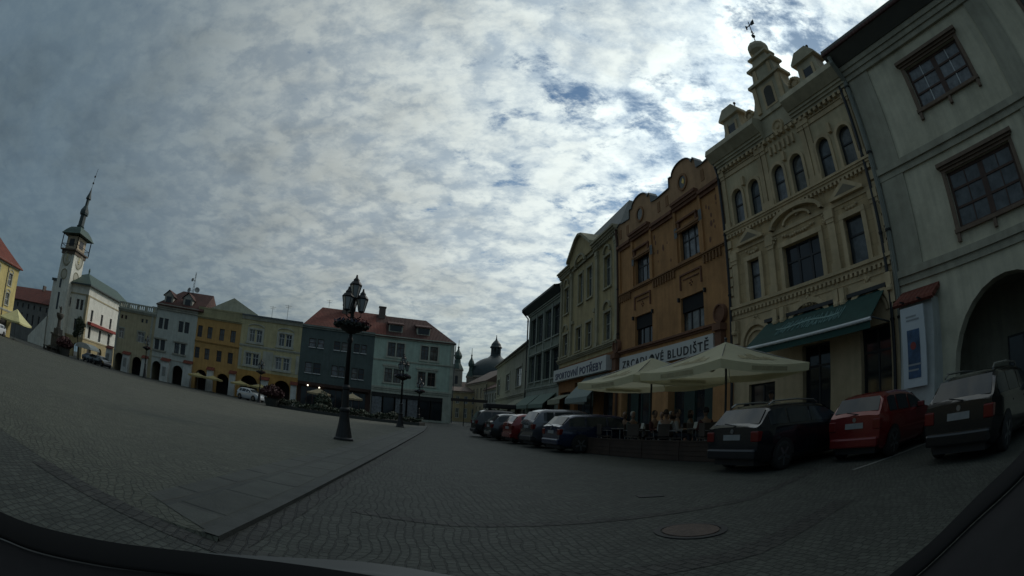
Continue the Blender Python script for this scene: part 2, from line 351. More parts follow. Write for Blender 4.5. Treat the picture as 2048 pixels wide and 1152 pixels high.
def window(parent, x0, x1, z0, z1, frame, glass, cols=2, rows=2, y=0.16, rise=0.0, fw_=0.07, mull=None, sill=None, surround=None, sw=0.16, hood=None, rowpos=None, proud=0.05, sillw=0.12):
    f = MB(); t = 0.05
    if rise:
        n = 12; cx = (x0+x1)/2; hw = (x1-x0)/2
        o = arcpts(cx, hw, z0, z1, rise, n); i = arcpts(cx, hw-fw_, z0, z1-fw_, rise-fw_*.6, n)
        o = [(x0, z0)] + o + [(x1, z0)]; i = [(x0+fw_, z0)] + i + [(x1-fw_, z0)]
        for k in range(len(o)-1):
            f.add([(o[k][0], y, o[k][1]), (o[k+1][0], y, o[k+1][1]), (i[k+1][0], y, i[k+1][1]), (i[k][0], y, i[k][1])], [(0, 1, 2, 3)])
            f.add([(i[k][0], y, i[k][1]), (i[k+1][0], y, i[k+1][1]), (i[k+1][0], y+t, i[k+1][1]), (i[k][0], y+t, i[k][1])], [(0, 1, 2, 3)])
        f.box(x0+fw_, x1-fw_, y, y+t, z0, z0+fw_)
        zt = z1 - rise
    else:
        f.box(x0, x0+fw_, y, y+t, z0, z1); f.box(x1-fw_, x1, y, y+t, z0, z1); f.box(x0+fw_, x1-fw_, y, y+t, z0, z0+fw_); f.box(x0+fw_, x1-fw_, y, y+t, z1-fw_, z1)
        zt = z1
    for c in range(1, cols):
        xc = x0 + (x1-x0)*c/cols; bw = 0.035 if mull is None else mull
        f.box(xc-bw, xc+bw, y-0.01, y+t-0.005, z0+fw_, z1-fw_*1.2)
    rp = rowpos or [k/rows for k in range(1, rows)]
    for r_ in rp:
        zc = z0 + (z1-z0)*r_; f.box(x0+fw_, x1-fw_, y-0.015, y+t-0.01, zc-0.035, zc+0.035)
    o = f.build('window', frame, parent)
    g = MB()
    if rise:
        pts = [(x0+.02, z0+.02)] + arcpts((x0+x1)/2, (x1-x0)/2-.02, z0, z1-.02, rise-.02, 12) + [(x1-.02, z0+.02)]
        g.prism_xz(pts, y+t*0.5, y+t*0.5+.02)
    else: g.box(x0+.02, x1-.02, y+t*0.5, y+t*0.5+.02, z0+.02, z1-.02)
    if glass is GLASSC: glass = PANE_RNG.choice((GLASS, GLASSC, GLASSC, GLASSL, GLASSC2))
    elif glass is GLASS and z0 > 4: glass = PANE_RNG.choice((GLASS, GLASS, GLASSC))
    g.build('pane', glass, o)
    if sill: MB().box(x0-sillw, x1+sillw, -0.13, 0.1, z0-0.12, z0-0.004).build('sill', sill, o)
    if surround:
        s = MB()
        if rise:
            n = 12; a = arcpts((x0+x1)/2, (x1-x0)/2, z0, z1, rise, n); c = arcpts((x0+x1)/2, (x1-x0)/2+sw, z0, z1+sw, rise+sw*.7, n)
            a = [(x0, z0)] + a + [(x1, z0)]; c = [(x0-sw, z0)] + c + [(x1+sw, z0)]
            for k in range(len(a)-1):
                s.add([(a[k][0], -proud, a[k][1]), (a[k+1][0], -proud, a[k+1][1]), (c[k+1][0], -proud, c[k+1][1]), (c[k][0], -proud, c[k][1]),
                       (a[k][0], .003, a[k][1]), (a[k+1][0], .003, a[k+1][1]), (c[k+1][0], .003, c[k+1][1]), (c[k][0], .003, c[k][1])],
                      [(0, 1, 2, 3), (0, 4, 5, 1), (3, 2, 6, 7)])
        else:
            s.box(x0-sw, x0-.003, -proud, .003, z0, z1); s.box(x1+.003, x1+sw, -proud, .003, z0, z1); s.box(x0-sw, x1+sw, -proud-.01, .003, z1+.003, z1+sw)
        s.build('window_surround', surround, o)
    if hood:
        hz, hp, hm = hood; MB().box(x0-.28, x1+.28, -hp, .003, z1+hz, z1+hz+.12).box(x0-.2, x1+.2, -hp*.6, .003, z1+hz-.08, z1+hz-.003).build('hood_mould', hm, o)
    return o
def band(parent, material, x0, x1, z0, z1, prot=0.12, name='string_course', steps=2):
    b = MB(); h = (z1-z0)/steps
    for k in range(steps): b.box(x0, x1, -prot*(0.5 + 0.5*k/(max(1, steps-1))), .003, z0+k*h + (0.001 if k else 0), z0+(k+1)*h)
    return b.build(name, material, parent)
def pilaster(parent, material, x0, x1, z0, z1, prot=0.09):
    b = MB().box(x0, x1, -prot, .003, z0+.3, z1-.35).box(x0-.05, x1+.05, -prot-.05, .003, z0, z0+.299).box(x0-.05, x1+.05, -prot-.06, .003, z1-.349, z1-.02).box(x0-.02, x1+.02, -prot-.03, .003, z1-.5, z1-.351)
    return b.build('pilaster', material, parent)
def gable_roof(parent, material, x0, x1, y0, y1, z0, zr, yr=None, over=0.35, hip0=0.0, hip1=0.0, name='roof'):
    yr = (y0+y1)/2 if yr is None else yr; b = MB(); dz = 0.14; sl = (zr-z0)/(yr-y0)
    a = [(x0, y0-over, z0-over*sl*0.3), (x1, y0-over, z0-over*sl*0.3), (x1-hip1, yr, zr), (x0+hip0, yr, zr), (x0, y1+over, z0), (x1, y1+over, z0)]
    vs = a + [(p[0], p[1], p[2]-dz) for p in a]
    fs = [(0, 1, 2, 3), (3, 2, 5, 4), (0, 3, 4), (1, 5, 2)]
    fs += [(7, 6, 9, 8), (9, 10, 11, 8), (0, 6, 7, 1), (4, 5, 11, 10), (0, 4, 10, 6), (1, 7, 11, 5)]
    b.add(vs, fs[:4] + fs[6:]); b.add([vs[6], vs[7], vs[11], vs[10]], [(0, 1, 2, 3)])
    return b.build(name, material, parent)
def rz_frame(az):
    """rotation of a facade whose street line runs to azimuth az (deg): local x to the viewer's right"""
    return math.atan2(-math.cos(R(az)), -math.sin(R(az)))
# ================================================================ right-hand row
def bldg(name, label, ox, oy, ang, cat='house', group=None):
    return thing(name, label, cat, (ox, oy, 0), R(ang), group)
# ---- R: pale corner house with arcade ------------------------------------------------
PR = plaster('pale_green_grey_plaster', (0.58, 0.54, 0.41)); PR2 = plaster('pale_trim_plaster', (0.38, 0.36, 0.28)); PRD = mat('dark_eave_boards', (0.10, 0.10, 0.09), 0.8)  # eave boards in one even dark grey
t = bldg('arcade_house', 'tall pale grey green house with deep arcade arch and brown framed double windows', 11.87, 10.77, -73.0)
BRS = mat('brown_stone_trim', (0.17, 0.12, 0.085), 0.8, var=0.2, scale=4)
opsR = []
for dx in (0.0, 6.6):
    opsR += [(2.9+dx, 5.7+dx, 9.83, 11.5), (2.97+dx, 5.95+dx, 5.7, 7.5)]
archR = [(2.1, 6.75, 0.0, 4.05, 2.25), (8.9, 13.5, 0.0, 4.05, 2.25)]
wall(t, 'wall', PR, 0.0, 16, 0, 13.0, opsR+archR, depth=0.6)
b = MB(); b.quad((0, 0, 0), (0, 12, 0), (0, 12, 13), (0, 0, 13)); b.quad((16, 0, 0), (16, 0, 13), (16, 12, 13), (16, 12, 0)); b.quad((0, 12, 0), (16, 12, 0), (16, 12, 13), (0, 12, 13)); b.build('side_wall', PR, t)
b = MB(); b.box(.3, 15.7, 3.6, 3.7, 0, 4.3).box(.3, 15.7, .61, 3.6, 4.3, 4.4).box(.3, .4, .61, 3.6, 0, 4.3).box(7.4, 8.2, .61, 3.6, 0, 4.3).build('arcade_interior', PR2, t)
for x in (3.6, 10.2): window(t, x, x+1.6, 0.3, 2.6, DARKP, GLASS, 2, 1, y=3.5)
for dx in (0.0, 6.6):
    for (a, c, zl, zh) in ((2.9, 5.7, 9.83, 11.5), (2.97, 5.95, 5.7, 7.5)):
        a += dx; c += dx
        o = window(t, a, c, zl, zh, BROWNP, GLASSC, 2, 3, y=0.12, fw_=0.1, mull=0.12, surround=BRS, sw=0.17, hood=(0.17, 0.22, BRS), sill=BRS, sillw=.2, rowpos=[0.36, 0.68])
        m = MB()
        for q in range(2):
            x0 = a + (c-a)*q/2; m.box((x0+(x0+(c-a)/2))/2-.02, (x0+(x0+(c-a)/2))/2+.02, .115, .16, zl+.1, zh-.1)
        m.build_each('glazing_bar', WHITEP if zl > 8 else BROWNP, o)
        s = MB()
        for x in (a-.08, (a+c)/2, c+.08): s.box(x-.07, x+.07, -.11, .003, zl-.38, zl-.125)
        s.build_each('sill_bracket', BRS, o)
band(t, PR2, 0, 16, 8.15, 8.6, .16); band(t, PR2, 0, 16, 4.67, 5.12, .16)
band(t, PR2, 0, 16, 12.35, 13.0, .25, 'cornice', 3); 
for z0, z1 in ((5.121, 8.149), (8.601, 12.349)):
    MB().box(.15, 1.2, -.06, .003, z0, z1).box(6.95, 8.0, -.06, .003, z0, z1).build_each('pilaster', PR2, t)
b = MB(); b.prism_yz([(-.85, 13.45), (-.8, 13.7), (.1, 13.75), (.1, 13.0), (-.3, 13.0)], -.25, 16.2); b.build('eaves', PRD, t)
gable_roof(t, DKTILE, -.25, 16.2, 0.1, 12, 13.72, 17.5, over=.95)
# tiled buttress with its poster board
WB = plaster('whitewashed_plaster', (0.46, 0.48, 0.46))
b = MB(); b.prism_yz([(-1.05, 0), (.003, 0), (.003, 4.0), (-.7, 4.0)], .3, 1.6); bt = b.build('buttress', WB, t)
b = MB(); b.prism_yz([(-.98, 3.92), (-.9, 4.02), (-.003, 4.45), (-.003, 4.3), (-.9, 3.86)], .15, 1.75); b.build('buttress_cap', REDTILE, t)
post = MB().box(.5, 1.4, -1.12, -1.06, 1.5, 3.75).build('notice_board', mat('white_board', (0.5, 0.54, 0.56), .6, var=.05), t)
ps = MB().box(.7, 1.18, -1.135, -1.122, 1.75, 3.1).build('poster', mat('blue_poster', (0.03, 0.07, 0.14), .5, var=.6, scale=2.5), post)
MB().lathe([(0.001, 0), (.11, 0), (.11, .006), (.001, .006)], 0, 0, 18).build('poster_disc', mat('red_print', (0.22, 0.03, 0.025), .5), ps)
d = ps.children[0]; d.rotation_euler = (R(90), 0, 0); d.location = (.92, -1.136, 2.65)
for i, z in enumerate((2.1, 1.95, 3.35, 3.45)): MB().box(.7, 1.2-.1*(i % 2), -1.136 if i < 2 else -1.127, -1.123 if i > 1 else -1.1355, z, z+.05).build('printed_line', mat('grey_print', (.25, .27, .28), .6), ps)
for x in (.62, 1.28): MB().box(x-.03, x+.03, -1.3, -1.0, 3.9, 3.94).build('bracket', IRON, post)
# ---- drainpipes
def pipe(label, ox, oy, ang, x, y, ztop, zbot=0.1, r=.07, m=None, out=.5, group='drainpipes down the right-hand row'):
    th = thing('drainpipe', label, 'drainpipe', (ox, oy, 0), R(ang), group)
    b = MB(); b.tube([(x, y-out, ztop), (x, y-out, ztop-.25), (x, y-.12, ztop-.9), (x, y-.12, zbot)], r, 8); b.build('pipe', m or ZINC, th)
    c = MB()
    for k in range(5):
        z = zbot + .8 + (ztop-2-zbot)*k/4; c.lathe([(r+.02, z), (r+.02, z+.07)], x, y-.12, 8)
    c.build_each('pipe_clamp', IRON, th); return th
pipe('thick pale grey drainpipe at the left corner of the pale arcade house', 11.87, 10.77, -73, .02, 0, 13.3, r=.11, m=mat('pale_pipe', (.2, .21, .18), .6), out=.7)
pipe('thin dark drainpipe right beside the thick pale one', 11.87, 10.77, -73, .27-.6, 0, 13.3, r=.07, m=DARKP, out=.3)
# ---- C: ornate cream house -------------------------------------------------------------
PC = plaster('ornate_cream_plaster', (0.54, 0.40, 0.225), var=.16, tiles=(0.75, 0.42, 0.012, 0.72)); PC2 = plaster('cream_stucco_trim', (0.55, 0.425, 0.26)); PC3 = plaster('attic_stucco', (0.46, 0.41, 0.29))
PCU = plaster('smooth_cream_stucco', (0.53, 0.44, 0.28))
t = bldg('ornate_gabled_house', 'narrow ornate cream house with stepped gable, spire and green awning', 9.32, 19.10, -73.0)
w = 8.70
w1 = [(1.25, 1.97, 5.85, 7.55), (3.4, 5.44, 5.85, 7.5), (6.75, 7.65, 5.85, 7.55)]
a6 = [(c-.36, c+.36, 9.36, 10.95, .36) for c in (1.05, 2.2, 3.8, 4.95, 6.55, 7.75)]
g0 = [(.96, 2.5, 0.9, 2.5), (4.0, 5.4, 0.0, 3.6), (6.84, 8.2, 0.0, 3.7), (3.85, 5.15, 4.42, 4.98)]
wall(t, 'ground_floor_wall', PC2, 0, w, 0, 5.6, g0, depth=.3)
wall(t, 'wall', PC, 0, w, 5.6, 9.2, w1, depth=.22)
wall(t, 'upper_wall', PCU, 0, w, 9.2, 12.4, a6, depth=.22)
shell(t, PCU, w, 12, 13.0, .02, 'side_wall')
window(t, .96, 2.5, .9, 2.5, DARKP, GLASS, 2, 1); window(t, 3.85, 5.15, 4.42, 4.98, DARKP, GLASS, 2, 1, y=.2)
for a, c, h in ((4.0, 5.4, 3.6), (6.84, 8.2, 3.7)):
    o = window(t, a, c, 0.35, h, DARKP, GLASS, 2, 2, y=.24, rowpos=[.76]); o.name = 'shop_front'; MB().box(a, c, .2, .3, 0, .35).build('stall_riser', DARKP, o)
window(t, *w1[0][:4], DARKP, GLASSC, 1, 2, rowpos=[.62], surround=PC2, sw=.2, proud=.09, sill=PC2)
window(t, *w1[1][:4], DARKP, GLASSC, 3, 2, rowpos=[.62], surround=PC2, sw=.2, proud=.09, mull=.06, sill=PC2)
window(t, *w1[2][:4], DARKP, GLASSC, 1, 2, rowpos=[.62], surround=PC2, sw=.2, proud=.09, sill=PC2)
for o_ in a6: window(t, o_[0], o_[1], o_[2], o_[3], DARKP, GLASSC, 1, 2, rise=.36, rowpos=[.55], y=.14, surround=PC2, sw=.13, proud=.07)
band(t, PC2, 0, w, 5.6, 5.85, .16, 'string_course', 2); band(t, PC2, 0, w, 9.0, 9.28, .2, 'string_course', 3)
band(t, PC2, 0, w, 8.12, 8.28, .1, 'string_course', 1); band(t, PC2, 0, w, 4.98+.3, 5.45, .07, 'string_course', 1)
for x in (.25, 2.55, 5.95, 8.2): pilaster(t, PC2, x, x+.35, 5.86, 8.12)
for x in (.12, 2.72, 3.05, 5.55, 5.88, 8.28): pilaster(t, PC2, x, x+.25, 9.29, 12.2, .07)
for xa, xb, zb, zp in ((.75, 2.45, 8.29, 8.85), (6.35, 8.05, 8.29, 8.85)):
    b = MB(); b.prism_xz([(xa, zb), (xb, zb), (xb, zb+.1), ((xa+xb)/2, zp+.05), (xa, zb+.1)], -.22, .003); o = b.build('pediment', PC2, t)
    MB().prism_xz([(xa+.28, zb+.1), (xb-.28, zb+.1), ((xa+xb)/2, zp-.14)], -.225, -.19).build('tympanum', mat('tympanum_dark_stone', (.2, .17, .12), .9), o)  # triangular field in a darker stone colour
def archband(parent, name, m, cx, hw, zs, rise, th_, prot, y0=.003):
    b = MB(); n = 14; a = arcpts(cx, hw, 0, zs+rise, rise, n); c = arcpts(cx, hw+th_, 0, zs+rise+th_, rise+th_, n)
    for k in range(n):
        p, q, r_, s_ = a[k], a[k+1], c[k+1], c[k]
        b.add([(p[0], -prot, p[1]), (q[0], -prot, q[1]), (r_[0], -prot, r_[1]), (s_[0], -prot, s_[1]), (p[0], y0, p[1]), (q[0], y0, q[1]), (r_[0], y0, r_[1]), (s_[0], y0, s_[1])],
              [(0, 1, 2, 3), (0, 4, 5, 1), (3, 2, 6, 7)])
    return b.build(name, m, parent)
archband(t, 'segmental_pediment', PC2, 4.42, 1.35, 8.29, .5, .16, .26); archband(t, 'segmental_pediment', PC2, 4.42, .7, 8.3, .28, .1, .15)
for cx, hw in ((1.55, .78), (4.5, 1.05), (7.45, .85)):
    archband(t, 'blind_arch', PC2, cx, hw, 4.1, hw*.95, .2, .14); archband(t, 'blind_arch', PC2, cx, hw-.17, 4.1, hw*.8-.1, .1, .08)
for x in (.15, 2.65, 3.05, 5.85, 6.15, 8.3): MB().box(x-.02, x+.3, -.16, .003, 4.25, 5.2).box(x+.02, x+.26, -.26, -.161, 4.8, 5.2).lathe([(.12, 4.62), (.14, 4.7), (.12, 4.79)], x+.14, -.2, 8).build('console', PC2, t)
# garlands: lumps of stucco between the windows
rg = random.Random(3)
for cx, cz, wx in ((4.42, 7.95, 1.5), (1.6, 7.95, .6), (7.2, 7.95, .6), (4.5, 5.15, .9)):
    b = MB()
    for k in range(int(wx*9)):
        u = -1 + 2*k/(wx*9-1) if wx*9 > 1 else 0
        b.ball((cx+u*wx*.6, -.05, cz-.12*(1-u*u)+rg.uniform(-.03, .03)), rg.uniform(.05, .085), 6, 4)
    b.build('garland', PC2, t, smooth=True)
rg = random.Random(8)
def dentils(parent, m, x0, x1, z, h=.12, step=.22, prot=.14, wd=.11):
    b = MB(); x = x0
    while x + wd < x1: b.box(x, x+wd, -prot, .003, z, z+h); x += step
    return b.build('dentil_course', m, parent)
dentils(t, PC2, .1, w-.05, 5.46, .13); dentils(t, PC2, .1, w-.05, 8.86, .13); dentils(t, PC2, .1, w-.05, 12.08, .16, .3, .2, .15)
for cx, cz, rr_ in ((.32, 4.75, .16), (2.62, 4.75, .18), (3.2, 4.9, .16), (5.85, 4.9, .16), (6.35, 4.85, .16), (8.4, 4.85, .16), (1.55, 5.1, .14), (4.5, 5.3, .14), (7.45, 5.15, .14), (2.95, 7.9, .16), (5.85, 7.9, .16), (4.42, 8.75, .2), (1.6, 8.55, .1), (7.2, 8.55, .1)):
    b = MB()
    for k in range(14):
        a_ = rg.uniform(0, 6.28); q_ = rg.random()**.6; b.ball((cx+rr_*q_*math.cos(a_), -.07-.06*(1-q_), cz+rr_*1.2*q_*math.sin(a_)), rg.uniform(.03, .06), 6, 4)
    b.build('stucco_ornament', PC2, t, smooth=True)
for x in (.0, 8.38):
    b = MB()
    for k in range(7): b.box(x+.02, x+.3-(.08 if k % 2 else 0), -.09, .003, 5.9+k*.42, 6.24+k*.42)
    b.build('quoin', PC2, t)
for q in w1: MB().box(q[0]+.05, q[1]-.05, -.05, .003, 5.62-.0, 5.64).build('apron_line', PC2, t)
for c in (1.62, 4.37, 7.15): MB().box(c-.08, c+.08, -.16, .003, 10.9, 11.3).build('keystone', PC2, t)
MB().box(.1, 3.4, -.05, .003, 12.0, 12.06).box(5.5, 8.6, -.05, .003, 12.0, 12.06).build_each('frieze_line', PC2, t)
# frieze and broken cornice
for xa, xb in ((-.05, 3.5), (5.4, w+.05)):
    band(t, PC2, xa, xb, 11.75, 11.95, .1, 'string_course', 1); band(t, PC3, xa, xb, 12.25, 12.6, .3, 'cornice', 3)
    MB().prism_yz([(-.7, 12.95), (-.62, 13.25), (.02, 13.4), (.02, 12.6), (-.36, 12.6)], xa-.05*(xa < 0), xb).build('cornice', PC3, t)
b = MB()
for k in range(6): b.box(3.6+k*.29, 3.72+k*.29, -.12, .003, 11.45+.0*k, 11.85)
b.build_each('relief_bracket', PC2, t)
MB().lathe([(.001, -.10), (.08, -.10), (.12, -.04), (.22, -.04), (.27, -.10), (.33, -.10), (.38, 0)], 0, 0, 16).build('rosette', PC2, t); o = C.objects['rosette']; o.rotation_euler = (R(-90), 0, 0); o.location = (4.45, -.04, 12.5)
wall(t, 'attic_wall', PC3, 3.45, 5.45, 12.4, 13.4, (), y=-.04)
# central gable in tiers
gb = MB(); cx = 4.5
gb.prism_xz([(cx-1.95, 13.3), (cx+1.95, 13.3), (cx+2.05, 13.5), (cx+1.75, 13.45), (cx+1.45, 13.6), (cx+1.22, 13.85), (cx+1.06, 14.2), (cx+.98, 14.6), (cx+.98, 14.95), (cx-.98, 14.95), (cx-.98, 14.6), (cx-1.06, 14.2), (cx-1.22, 13.85), (cx-1.45, 13.6), (cx-1.75, 13.45), (cx-2.05, 13.5)], -.12, .55)
gb.box(cx-1.12, cx+1.12, -.26, .6, 14.951, 15.1)
gb.prism_xz([(cx-.95, 15.101), (cx+.95, 15.101), (cx+.8, 15.3), (cx+.72, 15.85), (cx-.72, 15.85), (cx-.8, 15.3)], -.1, .5).box(cx-.92, cx+.92, -.24, .55, 15.851, 15.98)
gb.prism_xz([(cx-.72, 15.981), (cx+.72, 15.981), (cx+.55, 16.15), (cx+.5, 16.45), (cx-.5, 16.45), (cx-.55, 16.15)], -.08, .45).box(cx-.66, cx+.66, -.2, .5, 16.451, 16.56)
g = gb.build('gable', PC3, t)
MB().lathe([(.3, 16.561), (.34, 16.65), (.52, 16.8), (.56, 17.0), (.5, 17.2), (.3, 17.36), (.1, 17.45), (.05, 17.6)], cx, .15, 10, rot=.3).build('gable_knob', PC3, g, smooth=False)
vb = MB(); vb.tube([(cx, .15, 17.5), (cx, .15, 19.0)], .025, 6).ball((cx, .15, 17.95), .1).ball((cx, .15, 18.25), .06).box(cx-.3, cx+.3, .14, .16, 18.72, 18.78).box(cx-.3, cx-.22, .13, .17, 18.62, 18.88)
vb.prism_xz([(cx+.1, 18.66), (cx+.36, 18.6), (cx+.36, 18.94), (cx+.1, 18.84)], .145, .16).tube([(cx-.14, .15, 18.1), (cx+.14, .15, 18.1)], .02, 5)
vb.build('weather_vane', IRON, g)
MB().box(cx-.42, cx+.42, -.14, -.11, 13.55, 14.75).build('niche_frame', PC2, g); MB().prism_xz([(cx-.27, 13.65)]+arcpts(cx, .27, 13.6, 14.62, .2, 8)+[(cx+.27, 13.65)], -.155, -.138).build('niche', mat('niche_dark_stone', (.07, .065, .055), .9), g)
MB().box(cx-.95, cx-.7, -.2, -.121, 13.5, 14.9).box(cx+.7, cx+.95, -.2, -.121, 13.5, 14.9).box(cx-.6, cx-.42, -.16, -.101, 15.15, 15.8).box(cx+.42, cx+.6, -.16, -.101, 15.15, 15.8).build_each('gable_pilaster', PC2, g)
for dxc in (1.6, 7.1):
    b = MB(); c_ = dxc
    b.prism_xz([(c_-1.2, 13.3), (c_+1.2, 13.3), (c_+.95, 13.4), (c_+.72, 13.6), (c_+.6, 13.9), (c_+.56, 14.5), (c_-.56, 14.5), (c_-.6, 13.9), (c_-.72, 13.6), (c_-.95, 13.4)], -.1, .6)
    b.prism_xz([(c_-.75, 14.501), (c_+.75, 14.501), (c_+.75, 14.6), (c_+.36, 15.05), (c_-.36, 15.05), (c_-.75, 14.6)], -.25, .65)
    d = b.build('dormer_gable', PC3, t)
    MB().box(c_-.26, c_+.26, -.115, -.099, 13.45, 14.1).build('dormer_window', GLASS, d)
    MB().box(c_-.4, c_-.262, -.15, -.101, 13.4, 14.2).box(c_+.262, c_+.4, -.15, -.101, 13.4, 14.2).build_each('dormer_pilaster', PC2, d)
    for s in (-.32, .32): MB().tube([(c_+s, .1, 15.03), (c_+s, .1, 15.2)], .03, 6).ball((c_+s, .1, 15.24), .075, 8, 5).build('finial', IRON, d)
for s_ in (-1, 1):
    vb_ = MB().prism_xz([(4.5+s_*1.62+.36*math.cos(q*.628), 13.82+.36*math.sin(q*.628)) for q in range(10)], -.1, .2)
    for k in range(15):
        a_ = k*.42; r_ = .34-.018*k; vb_.ball((4.5+s_*(1.62-r_*math.cos(a_)*.9), -.14, 13.82+r_*math.sin(a_)), .085-.003*k, 6, 4)
    vb_.build('volute', PC2, t, smooth=True)
gable_roof(t, mat('slate_roof', (.05, .052, .055), .7, var=.3, scale=3), 0.01, w-.01, 0.6, 12, 13.3, 16.0, over=0.2)
# green awning
aw = thing('awning', 'dark green awning with pale lettering and white front rail on the ornate cream house', 'awning', (9.32, 19.10, 0), R(-73))
GRN = mat('dark_green_canvas', (0.012, 0.055, 0.045), .75, var=.2, scale=3)
b = MB(); b.add([(2.2, -.05, 4.78), (8.15, -.05, 4.78), (8.15, -1.45, 3.72), (2.2, -1.45, 3.72), (2.2, -.05, 4.74), (8.15, -.05, 4.74), (8.15, -1.45, 3.68), (2.2, -1.45, 3.68)],
                [(0, 1, 2, 3), (4, 7, 6, 5), (0, 3, 7, 4), (1, 5, 6, 2), (0, 4, 5, 1), (3, 2, 6, 7)])
b.box(2.2, 8.15, -1.44, -1.42, 3.42, 3.67); b.build('canvas', GRN, aw)
MB().tube([(2.15, -1.47, 3.69), (8.2, -1.47, 3.69)], .06, 8).build('front_rail', mat('white_rail', (.6, .62, .62), .4), aw)
MB().box(2.1, 8.25, -.16, -.02, 4.8, 4.93).build('awning_case', DARKP, aw)
b = MB(); b.tube([(2.3, -.05, 3.7), (2.35, -1.4, 3.76)], .03).tube([(8.2, -.05, 3.7), (8.15, -1.4, 3.76)], .03).build_each('folding_arm', ZINC, aw)
# pale script-like flourish on the canvas
PLT = mat('pale_print', (0.16, 0.26, 0.24), .7, var=.2)
rg = random.Random(5); b = MB(); x = 3.5
def on_awn(x, s): return (x, -.05-1.4*s, 4.795-1.06*s)
while x < 6.5:
    pts = [on_awn(x+.18*k/5+.05*math.sin(k*1.9+x), .5+.22*math.sin(k*1.5+x*2.3)) for k in range(7)]; b.tube(pts, .022, 4); x += .24
b.tube([on_awn(3.3+.35*k, .5+.04*math.sin(k)) for k in range(10)], .05, 4)
b.build('script_lettering', PLT, aw)
# ---- O: orange house ---------------------------------------------------------------
PO = plaster('orange_plaster', (0.44, 0.225, 0.09), var=.16, dirt=.28); POD = plaster('dark_orange_trim', (0.28, 0.145, 0.065)); POB = plaster('brick_red_trim', (0.20, 0.095, 0.055)); POT = plaster('attic_orange_plaster', (0.43, 0.255, 0.135)); POG = mat('grey_blue_fresco_patch', (.15, .16, .16), .9, var=.4, scale=5)
t = bldg('orange_house', 'orange plastered house with twin rounded gables and mirror maze sign', 6.59, 29.65, -75.5)
w = 10.90; lw = [(2.0, 3.97, 5.45, 7.15), (6.8, 8.77, 5.45, 7.15)]; uw = [(2.1, 3.75, 8.95, 10.6), (7.0, 8.68, 8.95, 10.6)]
sh = [(.45, 3.95, 0, 3.4), (5.6, 9.4, 0, 3.4)]
wall(t, 'ground_floor_wall', PO, 0, w, 0, 4.1, sh, depth=.5)
wall(t, 'wall', PO, 0, w, 4.1, 11.9, lw+uw, depth=.28)
shell(t, POT, w, 12, 12.0, .02, 'side_wall')
for a, c, l_, h in sh:
    o = window(t, a, c, 0.4, h, mat('green_shop_frame', (.02, .05, .04), .5), GLASS, 4, 1, y=.42); o.name = 'shop_front'; MB().box(a, c, .38, .5, 0, .4).build('stall_riser', POB, o)
GS = mat('green_shop_board', (.014, .034, .026), .7, var=.3)
for a in (1.0, 6.6, 8.3): MB().box(a, a+.9, .36, .4, .5, 2.9).build('green_panel', GS, t)
for a, c, zl, zh in lw:
    o = window(t, a, c, zl, zh, DARKP, GLASSC, 3, 1, y=.2, mull=.05, sill=POD)
    MB().box(a+.03, c-.03, .1, .19, 6.42, zh-.01).build('roller_blind', mat('black_blind', (.01, .01, .011), .9), o)
for a, c, zl, zh in uw: window(t, a, c, zl, zh, DARKP, GLASSC, 3, 2, y=.18, mull=.04, sill=POD, rowpos=[.64], hood=(.0, .12, POD))
band(t, POD, 0, w, 8.72, 8.86, .14, 'string_course', 2); band(t, POB, .2, 9.75, 5.2, 5.4, .2, 'string_course', 2)
for xa, xb in ((.1, 1.75), (4.2, 6.55), (9.0, 10.7)):
    b = MB(); n = int((xb-xa)/.26)
    for k in range(n): x = xa + k*.26; b.box(x, x+.1, -.1, .003, 8.35, 8.71)
    b.build('dentil_frieze', POD, t)
for xa, xb in ((2.0, 3.85), (6.85, 8.75)):
    b = MB(); b.box(xa, xb, -.08, .003, 8.24, 8.32).box(xa, xa+.07, -.08, .003, 7.55, 8.239).box(xb-.07, xb, -.08, .003, 7.55, 8.239).box(xa+.25, xb-.25, -.05, .003, 8.0, 8.05)
    for dx, dz in ((0, .12), (-.1, 0), (.1, 0), (0, -.12)): b.box((xa+xb)/2+dx-.04, (xa+xb)/2+dx+.04, -.05, .003, 7.75+dz-.03, 7.75+dz+.03)
    b.build('moulded_panel', POB, t)
    for x in (xa-.15, xb+.2): MB().box(x-.05, x+.05, -.12, .003, 7.0, 7.2).build('iron_peg', IRON, t)
for xa in (1.75, 4.0, 6.6, 8.95, 10.55, .05): MB().box(xa, xa+.22, -.1, .003, 8.87, 11.8).build_each('pilaster', PO, t)
for xa, xb in ((1.95, 4.0), (6.85, 8.9)):
    MB().box(xa+.1, xb-.1, -.16, .003, 11.05, 11.15).box(xa+.15, xa+.28, -.12, .003, 10.75, 11.049).box(xb-.28, xb-.15, -.12, .003, 10.75, 11.049).build('hood_mould', POB, t)
    band(t, POB, xa-.15, xb+.15, 11.75, 12.2, .32, 'cornice', 3)
for xa, xb in ((0, 1.75), (4.25, 6.6), (9.15, w)): band(t, POB, xa, xb, 11.6, 11.95, .22, 'cornice', 2)
for x, z in ((1.85, 10.2), (4.05, 10.25), (6.65, 10.3), (8.95, 10.5)): MB().box(x-.02, x+.25, -.105, -.1, z, z+.55).build('fresco_patch', POG, t)
rg = random.Random(11); b = MB()
for x0_, x1_ in ((4.35, 6.5), (9.3, 10.4)):
    for k in range(9):
        x = rg.uniform(x0_, x1_); z = rg.uniform(9.2, 11.2); b.lathe([(.001, 0), (rg.uniform(.04, .11), .01), (.001, .02)], 0, 0, 8); n8 = 24
        for q in range(len(b.v)-n8, len(b.v)): vx, vy, vz = b.v[q]; b.v[q] = (x+vx, -.004-vz*.6, z+vy*1.6)
b.build_each('sgraffito_spot', POB, t)
